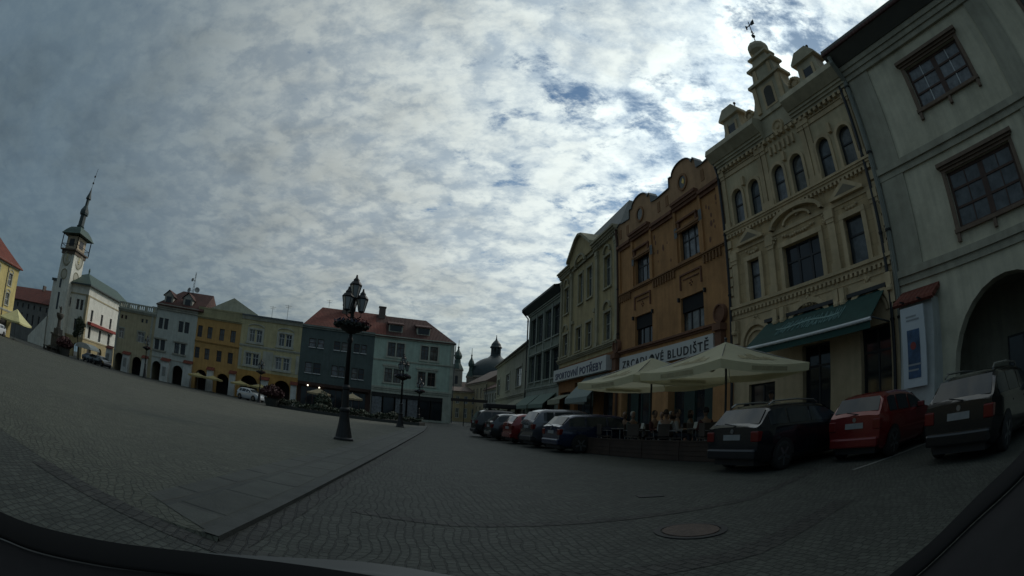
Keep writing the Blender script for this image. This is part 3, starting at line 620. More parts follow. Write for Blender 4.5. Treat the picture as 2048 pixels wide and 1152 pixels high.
def gabled(cx): # shoulder, arch, shoulder
    return [(cx-1.35, 13.3), (cx-1.3, 13.85), (cx-1.05, 13.85)] + [(cx-1.0*math.cos(math.pi*k/10), 13.8+.52*math.sin(math.pi*k/10)) for k in range(11)] + [(cx+1.05, 13.85), (cx+1.2, 13.95), (cx+1.35, 13.75), (cx+1.4, 13.3)]
prof = [(.0, 11.9), (.0, 13.3), (.35, 13.45), (.7, 13.35)] + gabled(3.05) + [(4.9, 13.25), (5.6, 13.25)] + gabled(7.8) + [(9.7, 13.25), (10.35, 13.3), (10.6, 13.55), (w, 13.5), (w, 11.9)]
at = MB().prism_xz(prof, -.05, .35).build('attic_wall', POT, t)
b = MB()
for (xa, za), (xb, zb) in zip(prof[1:-2], prof[2:-1]):
    if abs(xb-xa) > .02: b.add([(xa, -.13, za+.002), (xb, -.13, zb+.002), (xb, .43, zb+.002), (xa, .43, za+.002), (xa, -.13, za+.06), (xb, -.13, zb+.06), (xb, .43, zb+.06), (xa, .43, za+.06)], [(0, 1, 5, 4), (4, 5, 6, 7), (2, 3, 7, 6), (0, 3, 2, 1)])
b.build('coping', ZINC, at)
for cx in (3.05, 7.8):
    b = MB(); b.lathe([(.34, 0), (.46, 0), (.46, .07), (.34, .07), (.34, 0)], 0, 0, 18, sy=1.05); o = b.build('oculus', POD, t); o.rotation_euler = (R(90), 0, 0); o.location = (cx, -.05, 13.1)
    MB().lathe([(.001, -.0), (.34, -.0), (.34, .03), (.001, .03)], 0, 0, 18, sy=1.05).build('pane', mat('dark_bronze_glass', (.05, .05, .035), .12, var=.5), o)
    if cx > 5: MB().prism_xy([(-.05, -.02), (.12, -.16), (.2, -.02), (.12, .2), (.02, .1)], .032, .05).build('painted_glint', mat('painted_glint', (.62, .42, .09), .35, metal=.4), o)  # bright yellow reflection on the oculus pane, painted as a small gold patch
for x in (.4, 1.35, 5.2, 6.1, 9.6): MB().box(x-.14, x+.14, -.075, -.049, 12.4, 13.0).build('attic_panel', POD, t)
for cx in (10.15, -.1):
    rd = MB().lathe([(.001, .02), (.34, .0), (.36, .08), (.42, .08), (.43, -.14), (.001, -.14)], 0, 0, 20).build('roundel', POB, t); rd.rotation_euler = (R(90), 0, 0); rd.location = (cx, -.15, 5.75)
    MB().box(cx-.3, cx+.3, -.4, .003, 5.0, 5.3).box(cx-.22, cx+.22, -.3, .003, 4.3, 4.999).build('console', POB, t)
gable_roof(t, DKTILE, .02, w-.02, .5, 12, 12.3, 14.2, over=.0)
sg = thing('shop_sign', 'long white sign with dark letters on the orange house', 'sign', (6.59, 29.65, 0), R(-75.5))
MB().box(.35, 9.6, -.14, -.02, 4.2, 4.98).build('sign_board', mat('white_sign', (.55, .55, .52), .6, var=.05), sg)
text_mesh('lettering', 'ZRCADLOVÉ BLUDIŠTĚ', 8.5, .58, mat('black_letter', (.01, .01, .011), .6), sg, .75, -.15, 4.3, .02, bold=.012, spacing=1.25)
MB().box(4.9, 9.4, -.1, -.02, 3.75, 4.05).build('lower_board', mat('grey_sign', (.2, .22, .22), .6, var=.1), sg)
pipe('rusty brown drainpipe between the orange and the yellow beige houses', 6.59, 29.65, -75.5, .0, 0, 13.2, r=.08, m=mat('brown_pipe', (.07, .035, .02), .7), out=.2)
pipe('dark drainpipe between the ornate cream house and the orange house', 9.32, 19.10, -73, .0, 0, 13.0, r=.07, m=DARKP, out=.3)
# ---- Y: yellow-beige house -----------------------------------------------------------
PY = plaster('yellow_beige_plaster', (0.42, 0.335, 0.175), var=.18, dirt=.2); PY2 = plaster('pale_beige_trim', (0.38, 0.34, 0.23)); 
t = bldg('beige_house', 'yellow beige house with broken pediment, grey roof and sports shop sign', 4.23, 41.81, -79.0)
w = 12.38
uw = [(.9, 2.1, 9.9, 12.05), (4.55, 5.5, 10.0, 12.3), (6.45, 7.5, 10.0, 12.3), (9.9, 11.05, 9.9, 12.05)]; lw = [(.75, 2.05, 6.45, 8.2), (4.1, 5.25, 6.45, 8.22), (6.3, 7.45, 6.45, 8.25), (9.85, 11.0, 6.4, 8.25)]
wall(t, 'wall', PY, 0, w, 5.6, 13.2, uw+lw, depth=.25)
wall(t, 'ground_floor_wall', plaster('rusty_orange_base', (.26, .11, .035)), 0, w, 0, 5.6, [(.5, 3.2, 0, 3.5), (4.2, 8.2, 0, 4.1), (9.4, 11.6, 0, 4.1)], depth=.4)
for a, c, h in ((.5, 3.2, 3.5), (4.2, 8.2, 4.1), (9.4, 11.6, 4.1)): o = window(t, a, c, .3, h, DARKP, GLASS, 3, 1, y=.3); o.name = 'shop_front'
shell(t, PY, w, 12, 13.2, .02, 'side_wall')
for i, o_ in enumerate(uw): window(t, *o_, mat('pale_window_frame', (.3, .3, .26), .6), GLASSC if i != 1 else GLASSL, 2, 2, rowpos=[.66], surround=PY2, sw=.16, sill=PY2)
for i, o_ in enumerate(lw): window(t, *o_, MATS['pale_window_frame'], GLASSC, 2, 2, rowpos=[.6], surround=PY2, sw=.16, sill=PY2)
for i in (0, 3):
    for q, zz in ((uw[i], 12.2), (lw[i], 8.4)): archband(t, 'shell_hood', PY2, (q[0]+q[1])/2, .5, zz+.1, .42, .13, .14)
for x in (2.75, 8.45, .1, 11.9): pilaster(t, PY2, x, x+.38, 6.2, 12.9, .14)
MB().box(3.2, 3.5, -.15, .003, 8.7, 8.95).box(8.0, 8.3, -.15, .003, 8.7, 8.95).build('console', PY2, t)
band(t, PY2, -.1, w, 5.9, 6.18, .3, 'string_course', 3); band(t, PY2, -.15, 3.1, 13.2, 13.6, .45, 'cornice', 3); band(t, PY2, 8.1, w, 13.2, 13.6, .45, 'cornice', 3)
b = MB(); b.prism_xz([(3.1, 13.2), (8.1, 13.2), (8.1, 13.75), (7.6, 14.1), (6.3, 14.95), (5.6, 15.15), (4.9, 14.95), (3.6, 14.1), (3.1, 13.75)], -.3, 1.2); b.build('pediment', PY, t)
b = MB()
for s in (-1, 1):
    pts = [(5.6+s*2.75, 13.62), (5.6+s*2.75, 13.85), (5.6+s*2.1, 14.3), (5.6+s*.8, 15.12), (5.6, 15.32), (5.6, 15.16), (5.6+s*.75, 14.93), (5.6+s*2.0, 14.1), (5.6+s*2.6, 13.72)]
    b.prism_xz(pts, -.55, 1.25)
b.build('raking_cornice', PY2, t); archband(t, 'gable_arch', PY2, 5.6, 1.0, 12.95, .6, .16, .4); wall(t, 'attic_wall', PY2, 3.1, 8.1, 12.95, 13.2, (), y=-.15)
gable_roof(t, mat('grey_sheet_roof', (.10, .115, .11), .7, var=.2, scale=1.2, streak=.5), -.1, w+.1, .3, 12, 13.6, 16.6, yr=1.9, over=.3, hip0=2.0, hip1=2.3)
dentils(t, PY2, 0, 3.0, 13.02, .15, .3, .2, .15); dentils(t, PY2, 8.2, w, 13.02, .15, .3, .2, .15)
ss = thing('shop_sign', 'boxy white sign with blue grey letters above the awnings of the beige house', 'sign', (4.23, 41.81, 0), R(-79))
MB().box(-.2, 11.3, -.42, -.02, 4.4, 5.35).build('sign_board', MATS['white_sign'], ss)
text_mesh('lettering', 'SPORTOVNÍ POTŘEBY', 10.3, .68, mat('blue_grey_letter', (.05, .055, .10), .6), ss, .4, -.43, 4.52, .02, bold=.02, spacing=1.1)
def shed_awning(label, ox, oy, ang, x0, x1, zt, zb, prot, m, drop=.35, group='pale awnings over the shop fronts'):
    a = thing('awning', label, 'awning', (ox, oy, 0), R(ang), group)
    b = MB(); b.add([(x0, -.05, zt), (x1, -.05, zt), (x1, -prot, zb), (x0, -prot, zb), (x0, -.05, zt-.04), (x1, -.05, zt-.04), (x1, -prot, zb-.04), (x0, -prot, zb-.04)], [(0, 1, 2, 3), (4, 7, 6, 5), (0, 3, 7, 4), (1, 5, 6, 2), (0, 4, 5, 1)])
    b.build('canvas', m, a)
    v = MB(); n = max(4, int((x1-x0)/.3)); pts = [(x0, zb-.03)] + [(x0+(x1-x0)*(k+.5*j)/n, zb-drop+(.0 if j else .05)) for k in range(n) for j in (0, 1)] + [(x1, zb-drop+.05), (x1, zb-.03)]
    v.prism_xz(pts, -prot-.005, -prot+.015); v.add([(x0, -.05, zt-.05), (x0, -prot, zb-.05), (x0, -prot, zb-drop), (x0, -.05, zb-drop)], [(0, 1, 2, 3)]); v.build('valance', m, a)
    MB().tube([(x0, -prot+.04, zb-.06), (x1, -prot+.04, zb-.06)], .025).build('front_rail', ZINC, a); return a
CRM = cloth('cream_canvas', (.5, .5, .38), var=.1, scale=2); CR2 = cloth('pale_blue_canvas', (.42, .48, .45), var=.1)
shed_awning('large cream awning sloping from under the white sign of the beige house', 4.23, 41.81, -79, 6.6, 11.0, 4.3, 2.75, 1.5, CR2)
shed_awning('small cream awning beside the orange wall patch of the beige house', 4.23, 41.81, -79, .3, 3.6, 3.3, 2.85, 1.0, CRM)
# ---- G: grey-green house --------------------------------------------------------------
PG = plaster('grey_green_plaster', (0.22, 0.24, 0.19)); PG2 = plaster('pale_grey_green_trim', (0.30, 0.32, 0.27)); DG = mat('dark_green_shutter_paint', (.03, .04, .035), .7)
t = bldg('grey_green_house', 'grey green house with dark tall windows next to the beige house', 1.98, 51.96, -77.5)
w = 10.39
xs = [(1.0, 2.75), (3.3, 5.05), (6.0, 7.75), (8.3, 10.05)]
wall(t, 'wall', PG, 0, w, 4.2, 12.0, [(a, c, 8.6, 11.2) for a, c in xs]+[(a, c, 4.95, 7.45) for a, c in xs], depth=.25)
wall(t, 'ground_floor_wall', PG2, 0, w, 0, 4.2, [(1.0, 4.6, 0, 3.4), (5.8, 9.4, 0, 3.4)], depth=.3)
for a, c in ((1.0, 4.6), (5.8, 9.4)): o = window(t, a, c, .3, 3.4, DARKP, GLASS, 3, 1, y=.24); o.name = 'shop_front'
shell(t, PG, w, 12, 12.0, .02, 'side_wall')
for a, c in xs:
    window(t, a, c, 8.6, 11.2, DG, GLASS, 2, 2, rowpos=[.66], sill=PG2, surround=DG, sw=.1); window(t, a, c, 4.95, 7.45, DG, GLASS, 2, 2, rowpos=[.66], sill=PG2, surround=DG, sw=.1, hood=(.12, .2, PG2))
for x in (.35, 5.3, 2.88, 7.86): MB().box(x, x+.3, -.07, .003, 4.5, 11.6).build_each('pilaster', PG2, t)
band(t, PG2, 0, w, 4.1, 4.4, .15, 'string_course', 2); band(t, PG2, 0, w, 11.75, 12.05, .2, 'cornice', 2)
MB().prism_yz([(-.75, 12.5), (-.7, 12.75), (.1, 12.9), (.1, 12.05), (-.3, 12.05)], -.3, w).build('eaves', DG, t)
gable_roof(t, mat('dark_slate_roof', (.035, .038, .038), .8, var=.3), -.3, w, .2, 12, 12.8, 15.2, over=.9)
pipe('dark drainpipe with curved head at the far corner of the grey green house', 1.98, 51.96, -77.5, -.12, 0, 12.6, r=.08, m=DARKP, out=.75)
PGC = cloth('pale_green_canvas', (.32, .40, .34), var=.1)
for x0_, x1_, s in ((.2, 4.9, 'left'), (5.3, 9.9, 'right')):
    shed_awning(f'pale green sloping awning on the {"far" if s == "left" else "near"} half of the grey green house', 1.98, 51.96, -77.5, x0_, x1_, 3.6, 2.6, 1.2, PGC)
# ---- Fa: low cream house further on ---------------------------------------------------------
PF = plaster('far_cream_plaster', (.30, .29, .22)); PF2 = plaster('far_cream_trim', (.33, .32, .25))
t = bldg('low_cream_house', 'long low cream house with three tall windows beyond the grey green house', -1.73, 82.61, -82.0)
w = 30.9; op = [(1.5, 4.8, 4.9, 7.3), (11.2, 14.6, 5.1, 7.4), (19.8, 24.0, 5.2, 7.5)]
wall(t, 'wall', PF, 0, w, 0, 9.3, op+[(2, 6, 0, 3, 1.0), (10, 15, 0, 3, 1.2), (20, 26, 0, 3.2, 1.4)], depth=.35); shell(t, PF, w, 10, 9.3, .02, 'side_wall')
for o_ in op: window(t, *o_, WHITEP, GLASSC, 2, 2, surround=PF2, sw=.3, sill=PF2, mull=.1, rowpos=[.65])
for a, c in ((2, 6), (10, 15), (20, 26)): o = window(t, a, c, 0.05, 2.9, DARKP, GLASS, 3, 1, y=.34); o.name = 'shop_front'
band(t, PF2, 0, w, 4.0, 4.35, .2, 'string_course', 2); band(t, PF2, 0, w, 9.3, 9.75, .4, 'cornice', 3)
gable_roof(t, mat('brown_grey_roof', (.10, .085, .07), .85, var=.25), -.2, w, .1, 10, 9.75, 13.2, over=.6, hip0=0, hip1=0)
shed_awning('cream awning on the low cream house near the drainpipe', -1.73, 82.61, -82, 20, 28, 3.6, 2.6, 1.6, CRM)
# ---- street end ---------------------------------------------------------------------------
def plain_house(name, label, ox, oy, ang, w, D, H, pm, rm, rh, rows, ncol, ww, tr, over=.3, fr=WHITEP, gl=GLASSC, group=None, roof=True):
    t = bldg(name, label, ox, oy, ang, group=group); ops = []
    for z0, z1 in rows:
        for k in range(ncol):
            c = w*(k+.5)/ncol; ops.append((c-ww/2, c+ww/2, z0, z1))
    wall(t, 'wall', pm, 0, w, 0, H, ops, depth=.2); shell(t, pm, w, D, H, .02, 'side_wall')
    for o_ in ops: window(t, *o_, fr, gl, 2, 2, surround=tr, sw=.12)
    band(t, tr, 0, w, H-.4, H, .25, 'cornice', 2)
    if roof: gable_roof(t, rm, -.1, w+.1, 0, D, H+.05, H+rh, over=over)
    return t
PT = plaster('far_tan_plaster', (.30, .25, .16)); PW = plaster('far_grey_plaster', (.25, .26, .24)); TR0 = plaster('far_trim', (.32, .29, .22))
plain_house('far_grey_house', 'grey white house with dark dormered roof before the church dome', -4.3, 98.5, -78, 15.5, 10, 6.6, PW, DKTILE, 3.2, [(4.0, 5.6), (.8, 2.8)], 6, 1.0, TR0)
plain_house('far_tan_house', 'pinkish tan house with high roof under the church dome', -9.3, 116, -72, 17.5, 11, 8.6, PT, mat('brown_roof', (.09, .06, .045), .85, var=.2), 3.4, [(5.2, 7.2), (1.2, 3.4)], 6, .9, TR0)
plain_house('street_end_house', 'yellowish tan house closing the far end of the street', -16.5, 108, 4, 10.5, 10, 6.6, plaster('street_end_plaster', (.36, .29, .17)), MATS['brown_roof'], 1.2, [(3.9, 5.5), (.8, 2.9)], 6, .7, TR0)
g = thing('street_banner_frame', 'dark horizontal beam on thin poles across the far end of the street', 'street frame', (-4.3, 59.8, 0), R(2))
MB().box(-2.2, 2.1, -.08, .08, 2.95, 3.3).build('beam', mat('dark_brown_beam', (.04, .03, .025), .8), g)
for x in (-.6, 1.9): MB().tube([(x, 0, 0), (x, 0, 2.95 if x < 0 else 5.2)], .05, 6).build('pole', IRON, g)
# ---- church ------------------------------------------------------------------------------
ch = thing('domed_church', 'large church with dark dome and lantern rising behind the street end', 'church', (-5.4, 212, 0), 0)
PCH = plaster('church_stone', (.26, .23, .19))
MB().lathe([(11.5, 0), (11.5, 13), (12, 13.2), (12, 14), (10.6, 14.2), (10.6, 17.2), (11.2, 17.4), (11.2, 18.2)], 0, 0, 32).build('drum', PCH, ch)
MB().lathe([(10.9, 18.2)] + [(10.9*math.cos(a*math.pi/20), 18.3+8.6*math.sin(a*math.pi/20)) for a in range(0, 9)] + [(2.6, 27.2)], 0, 0, 32).build('dome', DKCOPPER, ch, smooth=True)
lb = MB().lathe([(2.3, 26.6), (2.3, 27.8), (2.0, 28.0)], 0, 0, 12)
for k in range(8):
    a = k*math.pi/4+.2; lb.box(1.75*math.cos(a)-.35, 1.75*math.cos(a)+.35, 1.75*math.sin(a)-.35, 1.75*math.sin(a)+.35, 28.0, 30.8)
lb.lathe([(2.5, 30.8), (2.6, 31.2), (2.2, 31.6), (1.9, 32.6), (1.1, 33.6), (.5, 34.2), (.25, 34.9), (.1, 36.4)], 0, 0, 12); lb.build('lantern', DKCOPPER, ch)
for (x, y, s, zt) in ((-14.8, -9, 1.0, 0), (-9.6, -5, .8, -2.5)):
    MB().box(x-2*s, x+2*s, y-2*s, y+2*s, 0, 19.6+zt).box(x-2.3*s, x+2.3*s, y-2.3*s, y+2.3*s, 19.6+zt, 20.2+zt).build('bell_tower', PCH, ch)
    MB().lathe([(2.6*s, 20.2+zt), (2.0*s, 21.4+zt), (1.3*s, 22.6+zt), (1.1*s, 24.3+zt), (1.5*s, 24.5+zt), (1.75*s, 25.6+zt), (1.2*s, 26.8+zt), (.5*s, 27.8+zt), (.3*s, 28.6+zt), (.5*s, 29+zt), (.12, 29.6+zt), (.1, 32+zt)], x, y, 8, rot=.4).build('tower_helm', COPPER, ch)
    MB().prism_xz([(x-.6*s, 14+zt)]+arcpts(x, .6*s, 14, 17.4+zt, .6*s, 8)+[(x+.6*s, 14+zt)], y-2*s-.03, y-2*s+.1).build('belfry_opening', DARKP, ch)
MB().box(-24, 16, 2, 20, 0, 12).build('nave', PCH, ch); MB().prism_yz([(1.5, 12), (20.5, 12), (11, 16.5)], -24.4, 16.4).build('nave_roof', MATS['brown_roof'], ch)
# ================================================================ far side of the square
BA = 16.5
GRPB = None
# ---- mint corner house
PM = plaster('mint_plaster', (0.37, 0.47, 0.40), dirt=.12); PM2 = plaster('mint_trim', (0.42, 0.44, 0.37)); SHP = mat('shop_dark_panel', (.015, .015, .014), .5, var=.3)
t = bldg('mint_house', 'mint green corner house with red dormered roof and dark shop windows', -18.69, 68.25, BA)
w = 11.44
up = [(1.95, 3.0), (3.2, 4.3), (6.7, 7.75), (8.0, 9.1)]; lo = [(1.75, 2.8), (3.0, 4.05), (6.5, 7.55), (7.85, 8.95)]
wall(t, 'wall', PM, 0, w, 4.0, 11.5, [(a, c, 8.75, 10.7) for a, c in up]+[(a, c, 5.1, 7.0) for a, c in lo], depth=.22)
wall(t, 'ground_floor_wall', PM2, 0, w, 0, 4.0, [(.05, 10.2, .25, 3.55)], depth=.35)
shell(t, PM, w, 11, 11.5, .02, 'side_wall')
for a, c in up: window(t, a, c, 8.75, 10.7, BROWNP, GLASSC, 2, 2, rowpos=[.68])
for a, c in lo: window(t, a, c, 5.1, 7.0, BROWNP, GLASSC, 2, 2, rowpos=[.68])
for a, c in ((1.95, 4.3), (6.7, 9.1)):
    MB().box(a-.25, c+.25, -.12, .003, 8.5, 8.74).box(a+.9, a+1.3, -.1, .003, 8.3, 8.499).build('sill', PM2, t)
    MB().box(a-.2, a-.003, -.06, .003, 8.75, 10.7).box(c+.003, c+.2, -.06, .003, 8.75, 10.7).box(a-.2, c+.2, -.06, .003, 10.703, 10.9).box(a+1.053, a+1.247, -.06, .003, 8.75, 10.7).build('window_surround', PM2, t)
for a, c in ((1.75, 4.05), (6.5, 8.95)):
    MB().box(a-.25, c+.25, -.12, .003, 4.88, 5.09).build('sill', PM2, t); MB().box(a-.35, c+.35, -.16, .003, 7.35, 7.6).box(a-.2, c+.2, -.08, .003, 7.1, 7.349).build('hood_mould', PM2, t)
    MB().box(a+1.053, a+1.247, -.06, .003, 5.1, 7.0).box(a-.15, a-.003, -.06, .003, 5.1, 7.0).box(c+.003, c+.15, -.06, .003, 5.1, 7.0).build('window_surround', PM2, t)
band(t, PM2, 0, w, 8.05, 8.28, .12, 'string_course', 2); band(t, PM2, 0, w, 3.95, 4.45, .18, 'string_course', 2); band(t, PM2, -.02, w+.02, 11.2, 11.6, .3, 'cornice', 3)
for k in range(6): 
    a = .1+k*1.7; o = window(t, a, a+1.55, .3, 3.0, SHP, GLASSL if k in (0, 2, 3) else GLASS, 1, 1, y=.2); o.name = 'shop_window'
MB().box(.05, 10.2, .12, .3, 3.0, 3.54).build('fascia', SHP, t)
MB().box(11.0, w+.02, -.05, .003, .3, 11.2).build_each('pilaster', PM2, t)
gable_roof(t, DKTILE, 0, w+.2, .2, 11, 11.6, 15.2, yr=4.6, over=.5, hip1=4.0)
for a, c in ((1.9, 3.9), (6.0, 7.9)):
    b = MB(); b.box(a, c, .9, 4, 12.3, 13.4); d = b.build('dormer', PM2, t); MB().box(a+.15, c-.15, .85, .95, 12.5, 13.3).build('dormer_window', GLASS, d)
    MB().prism_yz([(.5, 13.35), (.6, 13.55), (4.2, 14.4), (4.2, 14.2)], a-.2, c+.2).build('dormer_roof', DKTILE, d)
pipe('thin pale drainpipe on the right corner of the mint house', -18.69, 68.25, BA, w+.12, 0, 11.4, r=.07, out=.3)
# ---- dark green house
PD = plaster('dark_green_plaster', (0.085, 0.115, 0.112), dirt=.2)
t = bldg('dark_green_house', 'wide dark green house with plain red roof behind the near street lamp', -28.94, 65.21, BA)
w = 10.69; PDB = plaster('dark_brown_base', (.05, .028, .022))
ops = [(1.2, 2.2, 8.7, 9.9), (2.5, 3.4, 8.7, 9.9), (4.9, 5.8, 8.7, 9.9), (6.0, 6.9, 8.7, 9.9), (7.8, 8.6, 8.7, 9.9), (8.8, 9.6, 8.7, 9.9), (.9, 1.95, 5.05, 6.5), (2.15, 3.2, 5.05, 6.5), (4.85, 5.7, 5.05, 6.5), (5.85, 6.75, 5.05, 6.5), (7.75, 8.55, 5.0, 6.5), (8.7, 9.5, 5.0, 6.5)]
wall(t, 'wall', PD, 0, w, 3.75, 11.4, ops, depth=.2); shell(t, PD, w, 11, 11.4, .02, 'side_wall')
wall(t, 'ground_floor_wall', PDB, 0, w, 0, 3.75, [(.5, 3.2, .3, 3.1), (3.8, 6.6, .3, 3.1), (7.2, 10, .3, 3.1)], depth=.3)
for a in (.5, 3.8, 7.2): o = window(t, a, a+2.8-(.1 if a < 1 else 0), .3, 3.1, BROWNP, GLASS, 3, 1, y=.24); o.name = 'shop_window'
for o_ in ops: window(t, *o_, BROWNP, GLASSC, 1, 2, sill=WHITEP, sillw=.03)
band(t, plaster('green_eaves', (.2, .23, .21)), 0, w, 11.3, 11.75, .3, 'cornice', 2)
b = MB(); b.box(.3, 10.4, -.5, -.05, 3.3, 3.7); b.build('awning_box', PDB, t)
gable_roof(t, REDTILE, -.02, w+1.5, .2, 11, 11.75, 15.4, yr=5.0, over=.45, hip0=2.2, hip1=0)
for x, hh in ((5.4, 15.9), (11.0, 16.3)): b = MB(); b.box(x, x+1.0, 3.9, 4.7, 14.0, hh).box(x-.08, x+1.08, 3.82, 4.78, hh, hh+.15); b.build('chimney', mat('chimney_render', (.12, .1, .09), .9), t)
for i, (x, z) in enumerate(((3.3, 2.9), (1.6, 3.05))):
    l = MB().ball((0, 0, 0), .1).build('wall_light', mat('lit_bulb', (.9, .85, .7), emit=(1, .9, .7, 3.0)), t); l.location = (x, -.6, z+.2)
# ---- yellow house with arches
PYE = plaster('pale_yellow_plaster', (0.461, 0.416, 0.243), dirt=.14); PYO = plaster('ochre_base_plaster', (0.422, 0.243, 0.070)); PY3 = plaster('grey_stucco_trim', (0.410, 0.416, 0.358))
t = bldg('yellow_house', 'pale yellow house with white double windows above two wide dark arches', -38.06, 62.51, BA)
w = 9.51; ups = [(1.4, 2.3), (2.55, 3.45), (6.1, 7.0), (7.2, 8.1)]; los = [(1.15, 2.1), (2.3, 3.25), (5.9, 6.85), (7.1, 8.05)]
wall(t, 'wall', PYE, 0, w, 4.05, 11.7, [(a, c, 8.15, 9.95) for a, c in ups]+[(a, c, 4.8, 6.55) for a, c in los], depth=.2)
wall(t, 'ground_floor_wall', PYO, 0, w, 0, 4.05, [(.6, 3.4, 0, 3.35, 1.3), (5.9, 8.4, 0, 3.35, 1.2)], depth=.4)
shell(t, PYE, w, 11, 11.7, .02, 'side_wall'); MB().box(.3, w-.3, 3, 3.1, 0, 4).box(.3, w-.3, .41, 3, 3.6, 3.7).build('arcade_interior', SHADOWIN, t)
for a, c in ups: window(t, a, c, 8.15, 9.95, WHITEP, GLASSC, 2, 2, rowpos=[.65], fw_=.09)
for a, c in los: window(t, a, c, 4.8, 6.55, WHITEP, GLASSC, 2, 2, rowpos=[.65], fw_=.09)
for (a, c, z0, z1) in ((1.4, 3.45, 8.15, 9.95), (6.1, 8.1, 8.15, 9.95), (1.15, 3.25, 4.8, 6.55), (5.9, 8.05, 4.8, 6.55)):
    MB().box(a-.3, a-.003, -.07, .003, z0, z1).box(c+.003, c+.3, -.07, .003, z0, z1).box(a-.3, c+.3, -.07, .003, z1+.003, z1+.25).box(a-.4, c+.4, -.16, .003, z0-.28, z0-.004).build('window_surround', PY3, t)
    if z0 > 8: archband(t, 'hood_mould', PY3, (a+c)/2, 1.15, z1+.4, .32, .13, .14)
for z0, z1 in ((4.5, 7.1), (7.75, 11.2)): MB().box(.02, .5, -.05, .003, z0, z1).box(3.9, 5.5, -.03, .003, z0, z1).box(9.0, 9.48, -.05, .003, z0, z1).build_each('pilaster', PY3 if z0 < 5 else PYE, t)
band(t, PY3, 0, w, 7.4, 7.7, .14, 'string_course', 2); band(t, PY3, 0, w, 11.3, 11.75, .35, 'cornice', 3); MB().box(-.02, w+.02, -.5, .3, 11.752, 11.95).build('gutter', ZINC, t)
gable_roof(t, mat('low_grey_roof', (.12, .13, .13), .7), 0, w, .2, 11, 11.8, 12.6, over=.2)
def low_buttress(t, xa, xb, h, proj=.9, m=None, cap=None, door=False):
    b = MB(); b.prism_yz([(-proj, 0), (.003, 0), (.003, h), (-proj*.55, h)], xa, xb); o = b.build('buttress', m or WB, t)
    MB().prism_yz([(-proj*.8, h-.05), (-proj*.7, h+.07), (-.003, h+.45), (-.003, h+.3)], xa-.15, xb+.15).build('buttress_cap', cap or REDTILE, t)
    if door: MB().box((xa+xb)/2-.3, (xa+xb)/2+.3, -proj*.9-.02, -proj*.7, .8, 2.2).build('notice_panel', mat('dull_notice', (.2, .21, .2), .7, var=.4, scale=6), o)
low_buttress(t, 3.85, 5.1, 3.05); low_buttress(t, 8.6, 9.45, 3.0)
# ---- orange ochre house with cream gable
PO2 = plaster('ochre_orange_plaster', (0.422, 0.256, 0.090), dirt=.12); PO3 = plaster('olive_attic_band', (0.333, 0.307, 0.179)); PGW = plaster('pale_gable_wall', (0.461, 0.461, 0.346))
t = bldg('ochre_orange_house', 'narrow ochre orange house with four small windows per floor and pale side gable above', -45.4, 60.34, BA)
w = 7.65; xs = [.25, 2.0, 4.1, 6.0]
wall(t, 'wall', PO2, 0, w, 3.8, 10.6, [(x, x+.85, 7.6, 9.3) for x in xs]+[(x-.1, x+.75, 4.5, 6.1) for x in xs], depth=.2)
wall(t, 'attic_wall', PO3, 0, w, 10.6, 12.0, (), y=-.03)
wall(t, 'ground_floor_wall', PO2, 0, w, 0, 3.8, [(.6, 2.6, 0, 2.9, 1.0), (4.3, 6.4, 0, 2.9, 1.0)], depth=.4)
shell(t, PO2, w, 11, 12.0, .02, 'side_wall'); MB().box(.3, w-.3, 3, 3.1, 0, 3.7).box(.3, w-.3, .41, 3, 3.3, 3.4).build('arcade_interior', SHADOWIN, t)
for x in xs: window(t, x, x+.85, 7.6, 9.3, BROWNP, GLASS, 2, 2); window(t, x-.1, x+.75, 4.5, 6.1, BROWNP, GLASS, 2, 2)
band(t, PO2, 0, w, 6.9, 7.15, .18, 'string_course', 2); band(t, PO3, 0, w, 10.4, 10.75, .25, 'cornice', 2); band(t, PO3, -.02, w, 11.85, 12.05, .15, 'cornice', 1)
b = MB(); b.prism_xz([(.05, 12.1), (9.4, 12.1), (9.3, 12.6), (4.9, 14.6)], 3.2, 3.6); b.build('side_gable', PGW, t)
gable_roof(t, MATS['low_grey_roof'], 0, w, .2, 3.2, 12.06, 12.3, over=.1)
low_buttress(t, 2.8, 3.8, 3.1); low_buttress(t, 6.6, 7.5, 3.15)
# ---- grey white house with dark roof
PGY = plaster('pale_grey_plaster', (0.397, 0.429, 0.397), dirt=.1); PGY2 = plaster('grey_brown_cornice', (0.282, 0.282, 0.243))
t = bldg('grey_white_house', 'pale grey house with dark red hipped roof and two gabled dormers', -52.91, 58.11, BA)
w = 7.83; up = [(.6, 1.45), (1.7, 2.5), (4.5, 5.4), (5.65, 6.5)]; lo = [(.3, 1.2), (1.45, 2.35), (4.2, 5.1), (5.35, 6.25)]
wall(t, 'wall', PGY, 0, w, 3.4, 10.7, [(a, c, 7.75, 9.4) for a, c in up]+[(a, c, 4.55, 6.1) for a, c in lo], depth=.22)
wall(t, 'ground_floor_wall', PGY, 0, w, 0, 3.4, [(.15, 2.0, 0, 2.8, .9), (4.2, 6.15, 0, 2.8, .9)], depth=.4)
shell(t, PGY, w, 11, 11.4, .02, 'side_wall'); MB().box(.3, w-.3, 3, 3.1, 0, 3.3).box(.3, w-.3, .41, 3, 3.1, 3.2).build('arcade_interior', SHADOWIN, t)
for a, c in up: window(t, a, c, 7.75, 9.4, DARKP, GLASS, 2, 2)
for a, c in lo: window(t, a, c, 4.55, 6.1, DARKP, GLASS, 2, 2, rowpos=[.65])
for a, c in ((.3, 2.35), (4.2, 6.25)): MB().box(a-.3, c+.3, -.15, .003, 6.15, 6.35).box(a-.3, c+.3, -.15, .003, 4.3, 4.54).build('hood_mould', PGY2, t)
